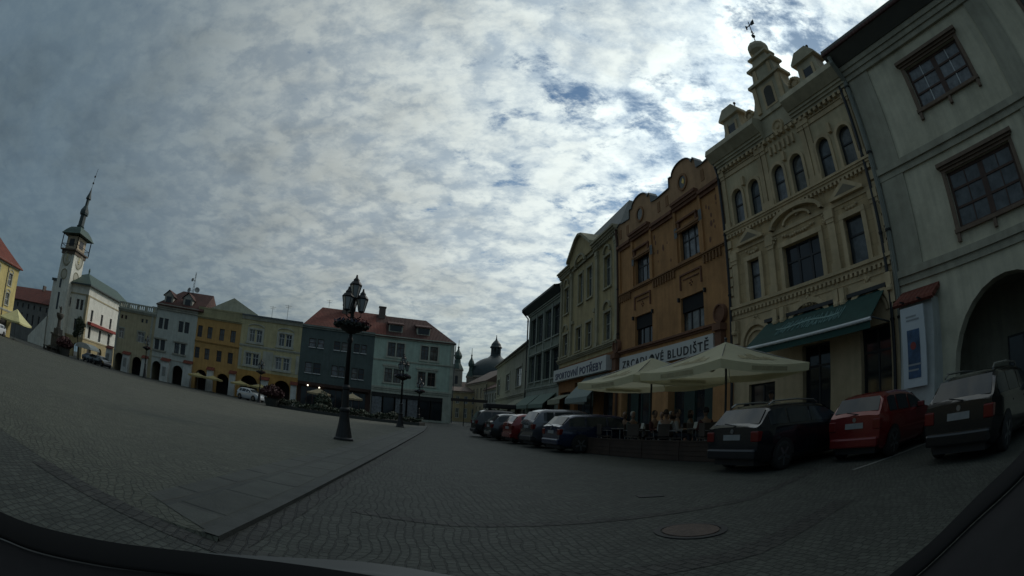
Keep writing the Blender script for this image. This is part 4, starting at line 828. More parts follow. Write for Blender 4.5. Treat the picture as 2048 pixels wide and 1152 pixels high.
band(t, PGY2, -.02, w+.02, 10.65, 11.5, .45, 'cornice', 3); band(t, PGY2, 0, w, 3.3, 3.5, .08, 'string_course', 1)
gable_roof(t, DKTILE, -.2, w+.9, .2, 9, 11.5, 14.6, yr=4.0, over=.7, hip0=3.0)
for a in (.9, 4.6):
    d = MB().box(a, a+1.7, .4, 3.5, 11.6, 12.9).prism_xz([(a-.15, 12.9), (a+1.85, 12.9), (a+.85, 13.7)], .35, 3.5).build('dormer', plaster('dormer_render', (.34, .34, .31)), t)
    MB().box(a+.35, a+1.35, .34, .45, 11.9, 12.8).build('dormer_window', GLASS, d)
    b = MB(); b.add([(a-.3, .1, 12.85), (a+.85, .1, 13.85), (a+.85, 3.8, 13.85), (a-.3, 3.8, 12.85), (a+2.0, .1, 12.85), (a+2.0, 3.8, 12.85)], [(0, 1, 2, 3), (1, 4, 5, 2)]); b.build('dormer_roof', DKTILE, d)
low_buttress(t, 2.2, 3.7, 3.1, door=True); low_buttress(t, 6.4, 7.8, 3.4)
an = thing('antenna_mast', 'lattice radio mast with round dishes on the dark red roof', 'antenna', (-49.3, 63.0, 13.6), R(BA))
b = MB()
for dx, dy in ((-.15, -.15), (.15, -.15), (0, .18)): b.tube([(dx, dy, 0), (dx*.4, dy*.4, 4.2)], .035, 5)
for k in range(8): b.tube([(-.14, -.14, .3+k*.48), (.12, -.12, .55+k*.48)], .02, 4)
b.build('mast', ZINC, an)
for (x, z, r_) in ((-.7, 1.2, .42), (.75, 1.4, .45), (-.35, 2.9, .3)):
    d = MB().lathe([(.001, 0), (r_, .12), (r_, .16), (.001, .05)], 0, 0, 14).build('dish', mat('dish_grey', (.2, .21, .21), .5), an); d.rotation_euler = (R(80), 0, R(20 if x > 0 else -25)); d.location = (x, -.15, z)
    MB().tube([(0, 0, z), (x, -.1, z)], .03, 4).build('dish_arm', ZINC, an)
for i, (x, y, z, h) in enumerate(((-31.5, 64.8, 12.0, 2.2), (-26.8, 69.5, 15.2, 1.2), (-34.8, 66.0, 12.4, 1.7))):
    a = thing('roof_aerial', ('small aerial on the pale yellow house roof edge', 'small aerial on the ridge of the plain red roof', 'thin aerial near the middle of the yellow house roof')[i], 'aerial', (x, y, z), R(20), 'small roof aerials')
    b = MB(); b.tube([(0, 0, 0), (0, 0, h)], .03, 5).tube([(-.5, 0, h-.15), (.5, 0, h-.15)], .02, 4).tube([(-.35, 0, h-.4), (.35, 0, h-.4)], .02, 4); b.build('aerial_rod', ZINC, a)
# ---- ochre house with parapet
PK = plaster('dull_ochre_plaster', (0.36, 0.32, 0.21), dirt=.12); PK2 = plaster('grey_green_parapet', (0.307, 0.326, 0.282))
t = bldg('ochre_parapet_house', 'dull ochre house with grey balustrade parapet next to the town hall', -60.76, 55.79, BA)
w = 8.19; ws = [(.7, 1.75, 5.05, 6.6), (4.85, 6.2, 5.05, 6.6)]; sm = [(.7, 1.15, 8.1, 8.7), (1.6, 2.05, 8.1, 8.7), (5.2, 5.65, 8.1, 8.7), (6.1, 6.55, 8.1, 8.7)]
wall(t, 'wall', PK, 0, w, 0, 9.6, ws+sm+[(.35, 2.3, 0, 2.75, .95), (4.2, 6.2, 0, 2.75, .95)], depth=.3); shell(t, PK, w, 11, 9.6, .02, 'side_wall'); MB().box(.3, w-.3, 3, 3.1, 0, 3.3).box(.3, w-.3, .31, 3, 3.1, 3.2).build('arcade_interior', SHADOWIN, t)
for o_ in ws: window(t, *o_, WHITEP, GLASSL, 2, 2, surround=PK2, sw=.2, rowpos=[.65])
for o_ in sm: window(t, *o_, DARKP, GLASS, 1, 1)
MB().box(.02, .4, -.08, .003, 3, 9.3).box(7.3, 7.7, -.08, .003, 3, 9.3).build_each('pilaster', PK2, t)
band(t, PK2, -.02, w, 9.3, 9.75, .4, 'cornice', 3)
b = MB(); b.box(0, w, -.1, .15, 9.76, 9.95).box(0, w, -.12, .17, 10.55, 10.75)
for k in range(20): b.box(.1+k*.42, .28+k*.42, -.04, .1, 9.951, 10.549)
for k in range(5): b.box(k*1.95, k*1.95+.32, -.13, .2, 9.951, 10.7)
b.build('parapet', PK2, t)
low_buttress(t, 2.35, 3.75, 2.75, door=True); low_buttress(t, 6.5, 7.5, 2.8); low_buttress(t, -1.5, -.2, 3.0, door=True)
bh = bldg('hotel_wing', 'pale stepped roof structure rising behind the ochre parapet house', -63.0, 68.0, BA); b = MB(); b.box(0, 9, 0, 6, 0, 12.3).box(1, 6, 1, 5, 12.3, 12.9).build('wall', PGW, bh); MB().box(-.3, 9.3, -.3, 6.3, 12.301, 12.5).build('roof', MATS['low_grey_roof'], bh)
# ================================================================ town hall with clock tower
TH = thing('town_hall', 'white town hall with tall clock tower, green roof and spire', 'town hall', (-78.7, 61.7, 0), 0)
PTW = plaster('town_hall_white_plaster', (0.600, 0.600, 0.538), dirt=.14); PTO = plaster('town_hall_ochre_base', (0.346, 0.282, 0.154)); PTQ = plaster('ochre_quoin', (.36, .31, .2))
def side(name, ox, oy, ang): # sub-frame as a part-level empty is avoided: bake transforms
    return (ox, oy, ang)
def bake(o, ox, oy, ang, z=0):
    M = Matrix.Translation((ox, oy, z)) @ Matrix.Rotation(ang, 4, 'Z'); o.matrix_local = M @ o.matrix_local
    return o
# right face: from the corner receding to azimuth -17 ; local x to the viewer's right
fa = math.atan2(math.cos(R(-17)), math.sin(R(-17))); NR = 22.0
tops = [(2.2, 3.2, 7.5, 9.7), (7.0, 8.0, 7.5, 9.7), (11.5, 12.5, 7.5, 9.7), (16, 17, 7.5, 9.7)]; ls = [(2.0, 3.1, 4.2, 6.5), (6.9, 8.0, 4.2, 6.5), (11.4, 12.6, 4.2, 6.5), (16, 17, 4.2, 6.5)]
ar = [(2.3, 4.2, 0, 2.9, .9), (7.2, 9.2, 0, 2.9, .9), (12, 14, 0, 2.9, .9), (17, 19, 0, 2.9, .9)]
ps = []
o = wall(TH, 'wall', PTW, 0, NR, 3.9, 14.0, tops+ls, depth=.35); ps.append(o)
o = wall(TH, 'ground_floor_wall', PTO, 0, NR, 0, 3.9, ar, depth=.5); ps.append(o)
for q in tops+ls: ps.append(window(TH, *q, DARKP, GLASS, 2, 2, y=.25))
for q in ar: ps.append(MB().box(q[0], q[1], .45, .5, 0, 2.9).build('arch_shade_sheet', SHADOWIN, TH))  # flat sheet closes each arch, arcade shade put into its dark colour
ps.append(MB().box(-.06, NR, -.1, .003, 11.9, 12.15).build('string_course', PTQ, TH)); ps.append(MB().box(-.06, NR, -.12, .003, 3.75, 4.0).build('string_course', PTQ, TH)); ps.append(MB().box(-.06, .7, -.05, .003, 4.0, 11.9).build('quoin', PTQ, TH))
bal = MB().box(1.2, 14.0, -1.1, -.02, 6.75, 7.3).build('red_awning', mat('brick_red_canvas', (.22, .035, .025), .8, var=.25), TH); ps.append(bal)
for o in ps: bake(o, 0, 0, fa)
# left (square) face
fl = R(10); LW = 13.0; ps = []
tw_ = [(LW-3.8, LW-2.75, 9.0, 11.0), (LW-2.4, LW-1.35, 9.0, 11.0), (LW-6.6, LW-5.7, 9.2, 11.0), (LW-3.7, LW-2.5, 4.9, 7.2), (LW-2.2, LW-1.0, 4.9, 7.2)]
ps.append(wall(TH, 'wall', PTW, 0, LW, 3.9, 14.0, tw_, depth=.35)); ps.append(wall(TH, 'ground_floor_wall', PTO, 0, LW, 0, 3.9, [(LW-3, LW-1.4, 0, 2.7, .8)], depth=.5))
for q in tw_: ps.append(window(TH, *q, BROWNP, GLASS, 2, 2, y=.25))
ps.append(MB().box(0, LW+.06, -.1, .003, 11.9, 12.15).build('string_course', PTQ, TH)); ps.append(MB().box(0, LW+.06, -.12, .003, 3.75, 4.0).build('string_course', PTQ, TH)); ps.append(MB().box(LW-.7, LW+.05, -.05, .003, 4.0, 11.9).build('quoin', PTQ, TH))
for o in ps: bake(o, -LW*math.cos(fl), -LW*math.sin(fl), fl)
# roof: hipped over the L of the two faces
c0 = Vector((0, 0)); dR = Vector((math.cos(fa), math.sin(fa))); dL = Vector((-math.cos(fl), -math.sin(fl)))
A = c0 - dR*.8 - dL*.8; Bq = c0 + dR*NR - dL*.8; Cq = c0 + dR*NR + dL*(LW); Dq = c0 + dL*LW - dR*.8
r1 = c0 + dR*5.5 + dL*5.5; r2 = c0 + dR*(NR-1) + dL*5.5
b = MB(); b.add([(*A, 14.0), (*Bq, 14.0), (*Cq, 14.0), (*Dq, 14.0), (*r1, 17.2), (*r2, 17.2)], [(0, 1, 5, 4), (1, 2, 5), (2, 3, 4, 5), (3, 0, 4), (0, 3, 2, 1)])
b.build('roof', COPPER, TH); b = MB()
for (p, q) in ((A, Bq), (A, Dq)):
    dn = (q-p).normalized(); pn = Vector((-dn.y, dn.x)); b.add([(p.x, p.y, 13.75), (q.x, q.y, 13.75), (q.x, q.y, 14.02), (p.x, p.y, 14.02)], [(0, 1, 2, 3)])
b.build('fascia', DKCOPPER, TH); MB().lathe([(.15, 17.1), (.25, 17.8), (.1, 18.3)], r1.x, r1.y, 8).build('roof_finial', COPPER, TH)
# tower
T0 = Vector((-84.35+78.7, 59.1-61.7)); S = 4.7
def tw_pt(a, c): return T0 + dR*a + dL*c
tz = [(0, 19.6)]
b = MB(); b.prism_xy([tuple(tw_pt(0, 0)), tuple(tw_pt(S, 0)), tuple(tw_pt(S, S)), tuple(tw_pt(0, S))], 0, 19.8); tower = b.build('tower', PTW, TH)
def ring(e, z0, z1): return [tuple(tw_pt(-e, -e)), tuple(tw_pt(S+e, -e)), tuple(tw_pt(S+e, S+e)), tuple(tw_pt(-e, S+e))], z0, z1
gl_ = MB().prism_xy(*ring(.22, 19.2, 19.9)).prism_xy(*ring(.62, 19.9, 20.15)); gl_.build('gallery', mat('dark_bracket_wood', (.10, .075, .055), .8), tower)
rl = MB(); e = .57
cs = [tw_pt(-e, -e), tw_pt(S+e, -e), tw_pt(S+e, S+e), tw_pt(-e, S+e)]
for i in range(4):
    p, q = cs[i], cs[(i+1) % 4]
    rl.tube([(p.x, p.y, 21.1), (q.x, q.y, 21.1)], .06, 5)
    for k in range(11): r_ = p.lerp(q, k/10); rl.tube([(r_.x, r_.y, 20.15), (r_.x, r_.y, 21.1)], .03, 4)
rl.build('railing', IRON, tower)
MB().prism_xy(*ring(-.35, 20.15, 23.0)).build('belfry', plaster('belfry_plaster', (.45, .38, .28)), tower)
b = MB()
for i in range(4):
    p, q = cs[i], cs[(i+1) % 4]
    for f_ in (0.0, 1.0): r_ = p.lerp(q, f_); b.box(r_.x-.09, r_.x+.09, r_.y-.09, r_.y+.09, 20.15, 23.2)
b.build_each('belfry_post', mat('dark_bracket_wood', (.10, .075, .055), .8), tower)
for (f_, dv) in ((dR, dL), (dL, dR)):
    m_ = T0 + dv*(.7) + f_*(S/2) - dv*.02; 
    p = m_ - f_*.9 - dv*.35; q = m_ + f_*.9 - dv*.35; b = MB(); off = -dv*.03
    b.add([(p.x+off.x, p.y+off.y, 20.9), (q.x+off.x, q.y+off.y, 20.9), (q.x+off.x, q.y+off.y, 22.4), (p.x+off.x, p.y+off.y, 22.4)], [(0, 1, 2, 3)]); b.build('belfry_opening', DARKP, tower)
rings = [(1.15, 23.2), (.95, 23.4), (.4, 24.1), (-.1, 24.6), (-.5, 24.95), (-1.1, 25.15), (-1.6, 25.35)]
vs = []; fs = []
for e_, z in rings:
    for p in (tw_pt(-e_, -e_), tw_pt(S+e_, -e_), tw_pt(S+e_, S+e_), tw_pt(-e_, S+e_)): vs.append((p.x, p.y, z))
for j in range(len(rings)-1):
    for k in range(4): fs.append((j*4+k, j*4+(k+1) % 4, (j+1)*4+(k+1) % 4, (j+1)*4+k))
fs += [(0, 1, 2, 3)]
MB().add(vs, fs).build('dome', COPPER, tower); cc = tw_pt(S/2, S/2)
MB().lathe([(1.0, 25.3), (1.1, 25.6), (.85, 25.75), (.8, 28.0), (1.15, 28.1), (1.2, 28.5), (1.15, 29.0), (.7, 29.7), (.6, 29.9), (.45, 30.1), (.45, 31.5), (.75, 31.6), (.7, 31.85), (.35, 32.8), (.12, 33.8), (.06, 34.2)], cc.x, cc.y, 8, rot=.3).build('spire', DKCOPPER, tower)
MB().tube([(cc.x, cc.y, 34), (cc.x, cc.y, 38.5)], .05, 5).ball((cc.x, cc.y, 35.2), .26, 8, 6).ball((cc.x-.1, cc.y, 36.7), .2).box(cc.x-.5, cc.x+.1, cc.y-.03, cc.y+.03, 36.55, 36.95).build('weather_vane', IRON, tower)
CLK = mat('clock_ring_gold', (.2, .19, .13), .6, var=.3); CLF = plaster('clock_face_pale', (.42, .41, .34))
for (f_, dv, w_) in ((dR, dL, 1), (dL, dR, 0)):
    nrm = -dv; ctr = T0 + f_*(S/2); ang = math.atan2(nrm.y, nrm.x)
    for zc, rr in ((18.3, 1.55), (15.1, 1.1)):
        c = MB().lathe([(.001, .0), (rr, .0), (rr, .1), (.001, .1)], 0, 0, 24).build('clock_face', CLF, tower)
        k = MB().lathe([(rr*.78, .1), (rr*.98, .1), (rr*.98, .16), (rr*.78, .16), (rr*.78, .1)], 0, 0, 24).build('clock_ring', CLK, c)
        if zc > 18:
            MB().box(-.07, .07, -.2, rr*.7, .12, .18).box(-.45, .05, -.06, .06, .181, .21).build('clock_hand', mat('gilt', (.5, .42, .2), .3, metal=.6), c)
            MB().ball((0, -.35, .14), .14, 8, 5).build('clock_boss', MATS['gilt'], c)
        c.matrix_local = Matrix.Translation((ctr.x+nrm.x*.0, ctr.y+nrm.y*.0, zc)) @ Matrix.Rotation(ang, 4, 'Z') @ Matrix.Rotation(R(90), 4, 'Y') @ Matrix.Rotation(R(90), 4, 'Z')
for (zc, hh, u) in ((12.3, 1.8, 3.1), (8.0, 3.4, 3.0)):
    p = T0 + dL*(u-.35) - dR*.04; q = T0 + dL*(u+.35) - dR*.04; q2 = T0 + dL*(u+.35) + dR*.1; p2 = T0 + dL*(u-.35) + dR*.1
    MB().prism_xy([tuple(p), tuple(q), tuple(q2), tuple(p2)], zc, zc+hh).build('tower_window', GLASS, tower)
# stair turret and ramped parapet left of the tower
p0 = tw_pt(.6, S); p1 = tw_pt(.6, S+2.2)
b = MB(); b.prism_xy([tuple(tw_pt(.6, S+.01)), tuple(tw_pt(4, S+.01)), tuple(tw_pt(4, S+1.9)), tuple(tw_pt(.6, S+1.9))], 0, 13.6); b.build('stair_turret', PTW, TH)
MB().prism_xy([tuple(tw_pt(.3, S-.0)), tuple(tw_pt(4.2, S)), tuple(tw_pt(4.2, S+2.3)), tuple(tw_pt(.3, S+2.3))], 13.6, 14.1).build('turret_cap', DKCOPPER, TH)
b = MB(); q0 = tw_pt(.3, S+1.9); q1 = tw_pt(.3, S+9)
dxy = (tw_pt(0, 1)-tw_pt(0, 0)); nn = dR*.5
b.add([(q0.x, q0.y, 0), (q1.x, q1.y, 0), (q1.x, q1.y, 1.2), (q0.x, q0.y, 6.3), (q0.x+nn.x, q0.y+nn.y, 0), (q1.x+nn.x, q1.y+nn.y, 0), (q1.x+nn.x, q1.y+nn.y, 1.2), (q0.x+nn.x, q0.y+nn.y, 6.3)], [(0, 1, 2, 3), (4, 7, 6, 5), (3, 2, 6, 7), (1, 5, 6, 2)])
b.build('stair_parapet', PTW, TH)
# ---- red roofed wing behind
plain = bldg('red_roofed_wing', 'long grey building with steep red roof to the left of the town hall tower', -150, 60, 0)
w = 58; H = 8.8; PRW = plaster('dim_grey_plaster', (.17, .165, .15)); ops = []
for k in range(16): c = 1.8+k*3.6; ops += [(c-.5, c+.5, 7.0, 8.0), (c-.5, c+.5, 3.6, 5.9)]
wall(plain, 'wall', PRW, 0, w, 0, H, ops, depth=.3)
for o_ in ops[10:]: window(plain, *o_, DARKP, GLASS, 1, 2 if o_[3] < 7 else 1, y=.22)
gable_roof(plain, REDTILE, -.5, w+.2, 0, 12, H, 12.7, yr=6, over=.5); b = MB(); b.box(43.5, 44.1, 5, 6, 12.2, 13.5); b.build('chimney', MATS['chimney_render'], plain)
# ---- yellow house on the left edge
PYL = plaster('bright_yellow_plaster', (0.538, 0.448, 0.192), dirt=.12)
Yc = 80
az = R(-62.5); ox, oy = 80*math.sin(az), 80*math.cos(az)
ang = math.degrees(math.atan2(math.cos(R(-12)), math.sin(R(-12))))
w = 26
dx_, dy_ = math.cos(R(ang)), math.sin(R(ang))
t = bldg('yellow_corner_house', 'bright yellow house with red roof at the left edge of the square', ox-dx_*w, oy-dy_*w, ang)
xs = [w-2.0-3.6*k for k in range(7)]
ops = [(x-.45, x+.45, 7.2, 8.9) for x in xs]+[(x-.45, x+.45, 4.4, 6.1) for x in xs]+[(x-.9, x+.9, 0, 2.9, .9) for x in xs]
wall(t, 'wall', PYL, 0, w, 0, 10.2, ops, depth=.3); shell(t, PYL, w, 12, 10.2, .02, 'side_wall')
for o_ in ops[:14]: window(t, *o_, WHITEP, GLASSC, 2, 2, surround=PY3, sw=.15, sill=PY3); 
for x in xs: archband(t, 'hood_mould', PY3, x, .5, 9.05, .35, .12, .12); archband(t, 'hood_mould', PY3, x, .5, 6.25, .35, .12, .12)
for o_ in ops[14:]: MB().box(o_[0], o_[1], .28, .32, 0, 2.9).build('arch_shade_sheet', SHADOWIN, t)  # dark sheet in each arch, its colour stands in for the shade inside
band(t, PY3, 0, w, 3.5, 3.8, .12, 'string_course', 2); band(t, PY3, 0, w+.02, 9.8, 10.3, .4, 'cornice', 3)
gable_roof(t, REDTILE, -.3, w+.5, .1, 12, 10.3, 14.0, over=.7, hip1=3.5)
MB().box(w-3.0, w-2.85, -.1, .0, 0, 9.8).build('drainpipe', DARKP, t)
# ================================================================ ground
def sheet(name, pts, z, m, holes=None):
    b = MB().add([(x, y, z) for x, y in pts], [tuple(range(len(pts)))]); o = b.build(name, m); kind(o, 'structure')
    me = o.data
    if me.polygons[0].normal.z < 0: me.flip_normals()
    return o
ROADM = setts('road_setts', (0.047, 0.051, 0.043), (0.031, 0.034, 0.029), .105, .088, 76, var=.26, wob=.09, patch=.16)
PLZM = setts('plaza_setts', (0.074, 0.078, 0.059), (0.053, 0.056, 0.042), .10, .09, 30, wob=.14, patch=.16, var=.16)
SLABM = setts('granite_slabs', (0.054, 0.058, 0.051), (0.043, 0.046, 0.041), 1.1, .62, 84, var=.14, wob=.02, patch=.2)
CURB = mat('granite_kerb', (.045, .048, .044), .8, var=.25, scale=3, bump=.3)
sheet('ground', [(-600, -300), (600, -300), (600, 900), (-600, 900)], 0, ROADM)
K = [(-2.03, 3.06), (-2.5, 7.3), (-3.36, 15.56), (-5.14, 32.3), (-6.9, 45.2)]
far = [(-25, 41.5), (-42, 36.5), (-62, 31)]
near = [(-60, 2.0), (-30, 2.2), (-12, 2.6), (-4.4, 2.95), (-2.8, 3.02)]
PH = 0.035
def offset_line(line, d):
    out = []
    for i, p in enumerate(line):
        a = Vector(line[max(0, i-1)]); c = Vector(line[min(len(line)-1, i+1)]); t = (c-a).normalized(); n = Vector((-t.y, t.x)); out.append((p[0]+n.x*d, p[1]+n.y*d))
    return out
near_in = [(-60, 3.2), (-30, 3.4), (-12, 3.6), (-4.4, 3.75), (-3.2, 3.5)]
sheet('square_ground', K + far + near_in, PH, PLZM)
b = MB()
for i in range(len(near)-1): b.add([(*near[i], .003), (*near[i+1], .003), (*near_in[i+1], PH), (*near_in[i], PH)], [(0, 1, 2, 3)])
b.add([(*near[-1], .003), (*K[0], PH-.001), (*near_in[-1], PH)], [(0, 1, 2)]); b.add([(*near[-1], .002), (K[0][0], K[0][1]-.03, .002), (*K[0], PH+.004)], [(0, 1, 2)])
kind(b.build('ramp', PLZM), 'structure')
inner = offset_line(K, 1.25); inner[0] = (-3.2, 3.5)
sheet('path', K + inner[::-1], PH+.004, SLABM)
nb = [(-4.0, 4.25), (-2.8, 3.62), (-2.03, 3.06), (-2.2, 4.3), (-3.1, 4.95), (-4.6, 5.45)]
edge = near + K + far
b = MB()
for (xa, ya), (xb, yb) in zip(far[:-1], far[1:]): b.add([(xa, ya, PH), (xb, yb, PH), (xb, yb+.7, -.004), (xa, ya+.7, -.004)], [(0, 1, 2, 3)])
kind(b.build('ramp', PLZM), 'structure'); b = MB()
for line_, m_, zt_ in ((K, CURB, .012),):
    inn = offset_line(line_, .16); bb = MB()
    for (p, q, r_, s_) in zip(line_[:-1], line_[1:], inn[1:], inn[:-1]): bb.add([(*p, PH+zt_), (*q, PH+zt_), (*r_, PH+zt_), (*s_, PH+zt_), (*p, -.01), (*q, -.01)], [(0, 1, 2, 3), (0, 4, 5, 1)])
    kind(bb.build('kerb', m_), 'structure')
line = []; inn = []
for (p, q, r_, s_) in zip(line[:-1], line[1:], inn[1:], inn[:-1]): b.add([(*p, PH+zt_), (*q, PH+zt_), (*r_, PH+zt_), (*s_, PH+zt_), (*p, -.01), (*q, -.01)], [(0, 1, 2, 3), (0, 4, 5, 1)])
# rows of darker gutter stones set flush in the road
DKS = setts('dark_gutter_stones', (.035, .035, .031), (.018, .018, .017), .16, .11, 70, patch=.3)
def ribbon(name, line, w_, z, m):
    a = offset_line(line, w_/2); c = offset_line(line, -w_/2); b = MB()
    for i in range(len(line)-1): b.add([(*a[i], z), (*c[i], z), (*c[i+1], z), (*a[i+1], z)], [(0, 1, 2, 3)])
    return kind(b.build(name, m), 'structure')
ribbon('road_gutter', [(p[0]+.13, p[1]-.02) for p in K], .22, .004, DKS)
ribbon('road_gutter', [(-4.4, 2.80), (-2.9, 2.9), (-1.9, 2.95), (-.9, 3.15), (.4, 3.45), (2.1, 3.7), (4.2, 4.9)], .3, .0045, DKS)
ribbon('road_gutter', [(-1.6, 5.3), (-.5, 5.25), (1.9, 5.9), (3.4, 6.3), (6.3, 8.4), (5.2, 11.8)], .2, .005, DKS)
fa_ = (-math.sin(R(17)), math.cos(R(17))); na_ = (math.cos(R(17)), math.sin(R(17)))
def rowpt(n, t): return (na_[0]*n + fa_[0]*t, na_[1]*n + fa_[1]*t)
pv = sheet('pavement', [rowpt(13.3, -6), rowpt(14.6, -6), rowpt(14.6, 60), rowpt(13.3, 60)], .06, setts('pavement_setts', (.09, .09, .08), (.045, .045, .04), .3, .3, 17))
kind(ribbon('kerb', [rowpt(13.28, -6), rowpt(13.28, 60)], .16, .068, CURB), 'structure')
mh = MB().lathe([(.001, .004), (.31, .004), (.31, .016), (.001, .016)], 0, 0, 28).build('manhole_cover', mat('rusty_iron', (.06, .038, .028), .7, var=.4, scale=12, bump=.6, bscale=45)); mh.location = (1.95, 4.82, 0)
tag(mh, 'round rusty manhole cover in the road setts in front', 'manhole')
rf = MB().lathe([(.33, .003), (.4, .003), (.4, .012), (.33, .012), (.33, .003)], 0, 0, 28).build('rim', IRON, mh)
md = MB().box(-.2, .2, -.12, .12, .004, .012).build('drain_cover', IRON); md.location = (2.25, 7.45, 0); tag(md, 'small square drain cover in the road beyond the manhole', 'drain')
# parking bay lines
LN = mat('worn_white_paint', (.17, .17, .155), .8, var=.5, scale=14)
for i, tt in enumerate((8.15, 4.95)): 
    p0_ = rowpt(7.9+.3*i, tt+.1); p1_ = rowpt(12.8, tt); 
    o = ribbon('road_marking', [p0_, p1_], .1, .006, LN)
# ================================================================ cars
TYRE = mat('tyre_rubber', (.012, .012, .012), .9, var=.2); RIM = mat('alloy_rim', (.22, .23, .24), .3, metal=.8, var=.1)
CGL = mat('car_glass', (.03, .036, .04), .05, var=.2); TAILM = mat('tail_light_red', (.12, .008, .007), .2, var=.2); HEADM = mat('headlight_clear', (.45, .47, .5), .1); PLATE = mat('number_plate', (.24, .25, .25), .5, var=.12, scale=9); BLK = mat('black_plastic', (.015, .015, .016), .6)
def paint(name, col, metal=.25):
    m = mat(name, col, .22, var=.06, scale=1.0, metal=metal); b = m.node_tree.nodes['Principled BSDF']; b.inputs['Coat Weight'].default_value = .8; b.inputs['Coat Roughness'].default_value = .06; return m
def lerp_tab(tab, x):
    if x <= tab[0][0]: return tab[0][1]
    for (a, va), (c, vc) in zip(tab[:-1], tab[1:]):
        if x <= c: return va + (vc-va)*(x-a)/(c-a)
    return tab[-1][1]
def make_car(name, label, kind_, pm, group=None, rails=False, box=False, detail=2):
    spec = dict(estate=(4.6, .89, 1.46, [(0, .98), (.1, 1.03), (.42, 1.36), (.7, 1.44), (1.6, 1.46), (2.4, 1.43), (2.75, 1.36), (3.45, 1.0), (4.1, .9), (4.45, .76), (4.6, .58)]),
                hatch=(3.95, .83, 1.46, [(0, .98), (.07, 1.05), (.32, 1.36), (.6, 1.45), (1.3, 1.47), (1.9, 1.43), (2.2, 1.36), (2.85, 1.0), (3.45, .89), (3.8, .76), (3.95, .58)]),
                suv=(4.4, .91, 1.68, [(0, 1.1), (.07, 1.18), (.3, 1.55), (.6, 1.66), (1.5, 1.69), (2.2, 1.65), (2.5, 1.57), (3.15, 1.15), (3.9, 1.05), (4.25, .9), (4.4, .66)]),
                saloon=(4.5, .87, 1.43, [(0, .88), (.1, .98), (.5, 1.0), (.75, 1.05), (1.25, 1.34), (1.6, 1.42), (2.2, 1.43), (2.7, 1.35), (3.35, 1.0), (4.0, .88), (4.35, .74), (4.5, .56)]))[kind_]
    Ln, hw, H, top = spec; suv = kind_ == 'suv'; belt0 = .93 if not suv else 1.08; zb = .22 if not suv else .28
    belt = lambda x: min(lerp_tab(top, x)-.015, belt0 + .05*(1-x/Ln))
    def hwx(x): return hw*min(1, .9 + .1*min(1, x/.5))*min(1, .86+.14*min(1, (Ln-x)/.6))
    def sec(x):
        zt = lerp_tab(top, x); zl = belt(x); h = hwx(x); g = min(1, max(0, (zt-zl)/.45)); sh = h*(.97-.2*g)
        bot = zb + .16*max(0, 1-x/.25) + .1*max(0, 1-(Ln-x)/.3)
        half = [(0, bot), (h*.86, bot), (h*.97, bot+.1), (h*1.0, (bot+zl)/2), (h*.985, zl-.06), (h*.96, zl), (sh+(h*.96-sh)*.12, zl+(zt-zl)*.84), (sh*.9, zt-.012), (sh*.55, zt+.012), (0, zt+.02)]
        return half
    n = 34; xs_ = [Ln*(k/n)**1.0 for k in range(n+1)]
    def ring_(x):
        s_ = sec(x); return [(p[0], x, p[1]) for p in s_] + [(-p[0], x, p[1]) for p in s_[-2:0:-1]]
    t = thing(name, label, 'car', (0, 0, 0), 0, group)
    b = MB(); rg_ = [ring_(x) for x in xs_]; m = len(rg_[0]); vs = [v for r_ in rg_ for v in r_]
    fs = [(i*m+k, i*m+(k+1) % m, (i+1)*m+(k+1) % m, (i+1)*m+k) for i in range(n) for k in range(m)] + [tuple(range(m-1, -1, -1)), tuple(range(n*m, n*m+m))]
    o = b.add(vs, fs).build('body', pm, t, smooth=True)
    md_ = o.modifiers.new('edge', 'EDGE_SPLIT'); md_.split_angle = R(38)
    def patch(nm, xa, xb, ka, kb, off, mt, mirror=False, par=t, inset=.0):
        b = MB()
        k = 8
        for s_ in ((1, -1) if mirror else (1,)):
            rows_ = []
            for i in range(k+1):
                x = xa + (xb-xa)*i/k; q = sec(x); a_, c_ = q[ka], q[kb]
                rows_.append([(s_*(a_[0]+(c_[0]-a_[0])*u+off), x, a_[1]+(c_[1]-a_[1])*u) for u in (.06+inset, .5, .94)])
            o_ = len(b.v); b.v += [p for r_ in rows_ for p in r_]
            for i in range(k):
                for j in range(2): b.f.append((o_+i*3+j, o_+(i+1)*3+j, o_+(i+1)*3+j+1, o_+i*3+j+1))
        return b.build(nm, mt, par, smooth=True)
    rs = {'estate': (.25, 3.25), 'hatch': (.35, 2.65), 'suv': (.35, 2.95), 'saloon': (1.0, 3.1)}[kind_]
    mid = (rs[0]+rs[1])/2+.1
    for s_ in (1, -1):
        b = MB()
        for xa, xb in ((rs[0]+.12, mid-.85 if kind_ != 'hatch' else rs[0]+.55), (mid-.78 if kind_ != 'hatch' else rs[0]+.62, mid+.05), (mid+.13, rs[1]-.1)):
            if xb <= xa+.1: continue
            k = 6; rows_ = []
            for i in range(k+1):
                x = xa+(xb-xa)*i/k; q = sec(x); a_, c_ = q[5], q[6]; rows_.append([(s_*(a_[0]+(c_[0]-a_[0])*u+.006), x, a_[1]+(c_[1]-a_[1])*u) for u in (.1, .5, .93)])
            o_ = len(b.v); b.v += [p for r_ in rows_ for p in r_]
            b.f += [(o_+i*3+j, o_+(i+1)*3+j, o_+(i+1)*3+j+1, o_+i*3+j+1) for i in range(k) for j in range(2)]
        b.build('side_window', CGL, t, smooth=True)
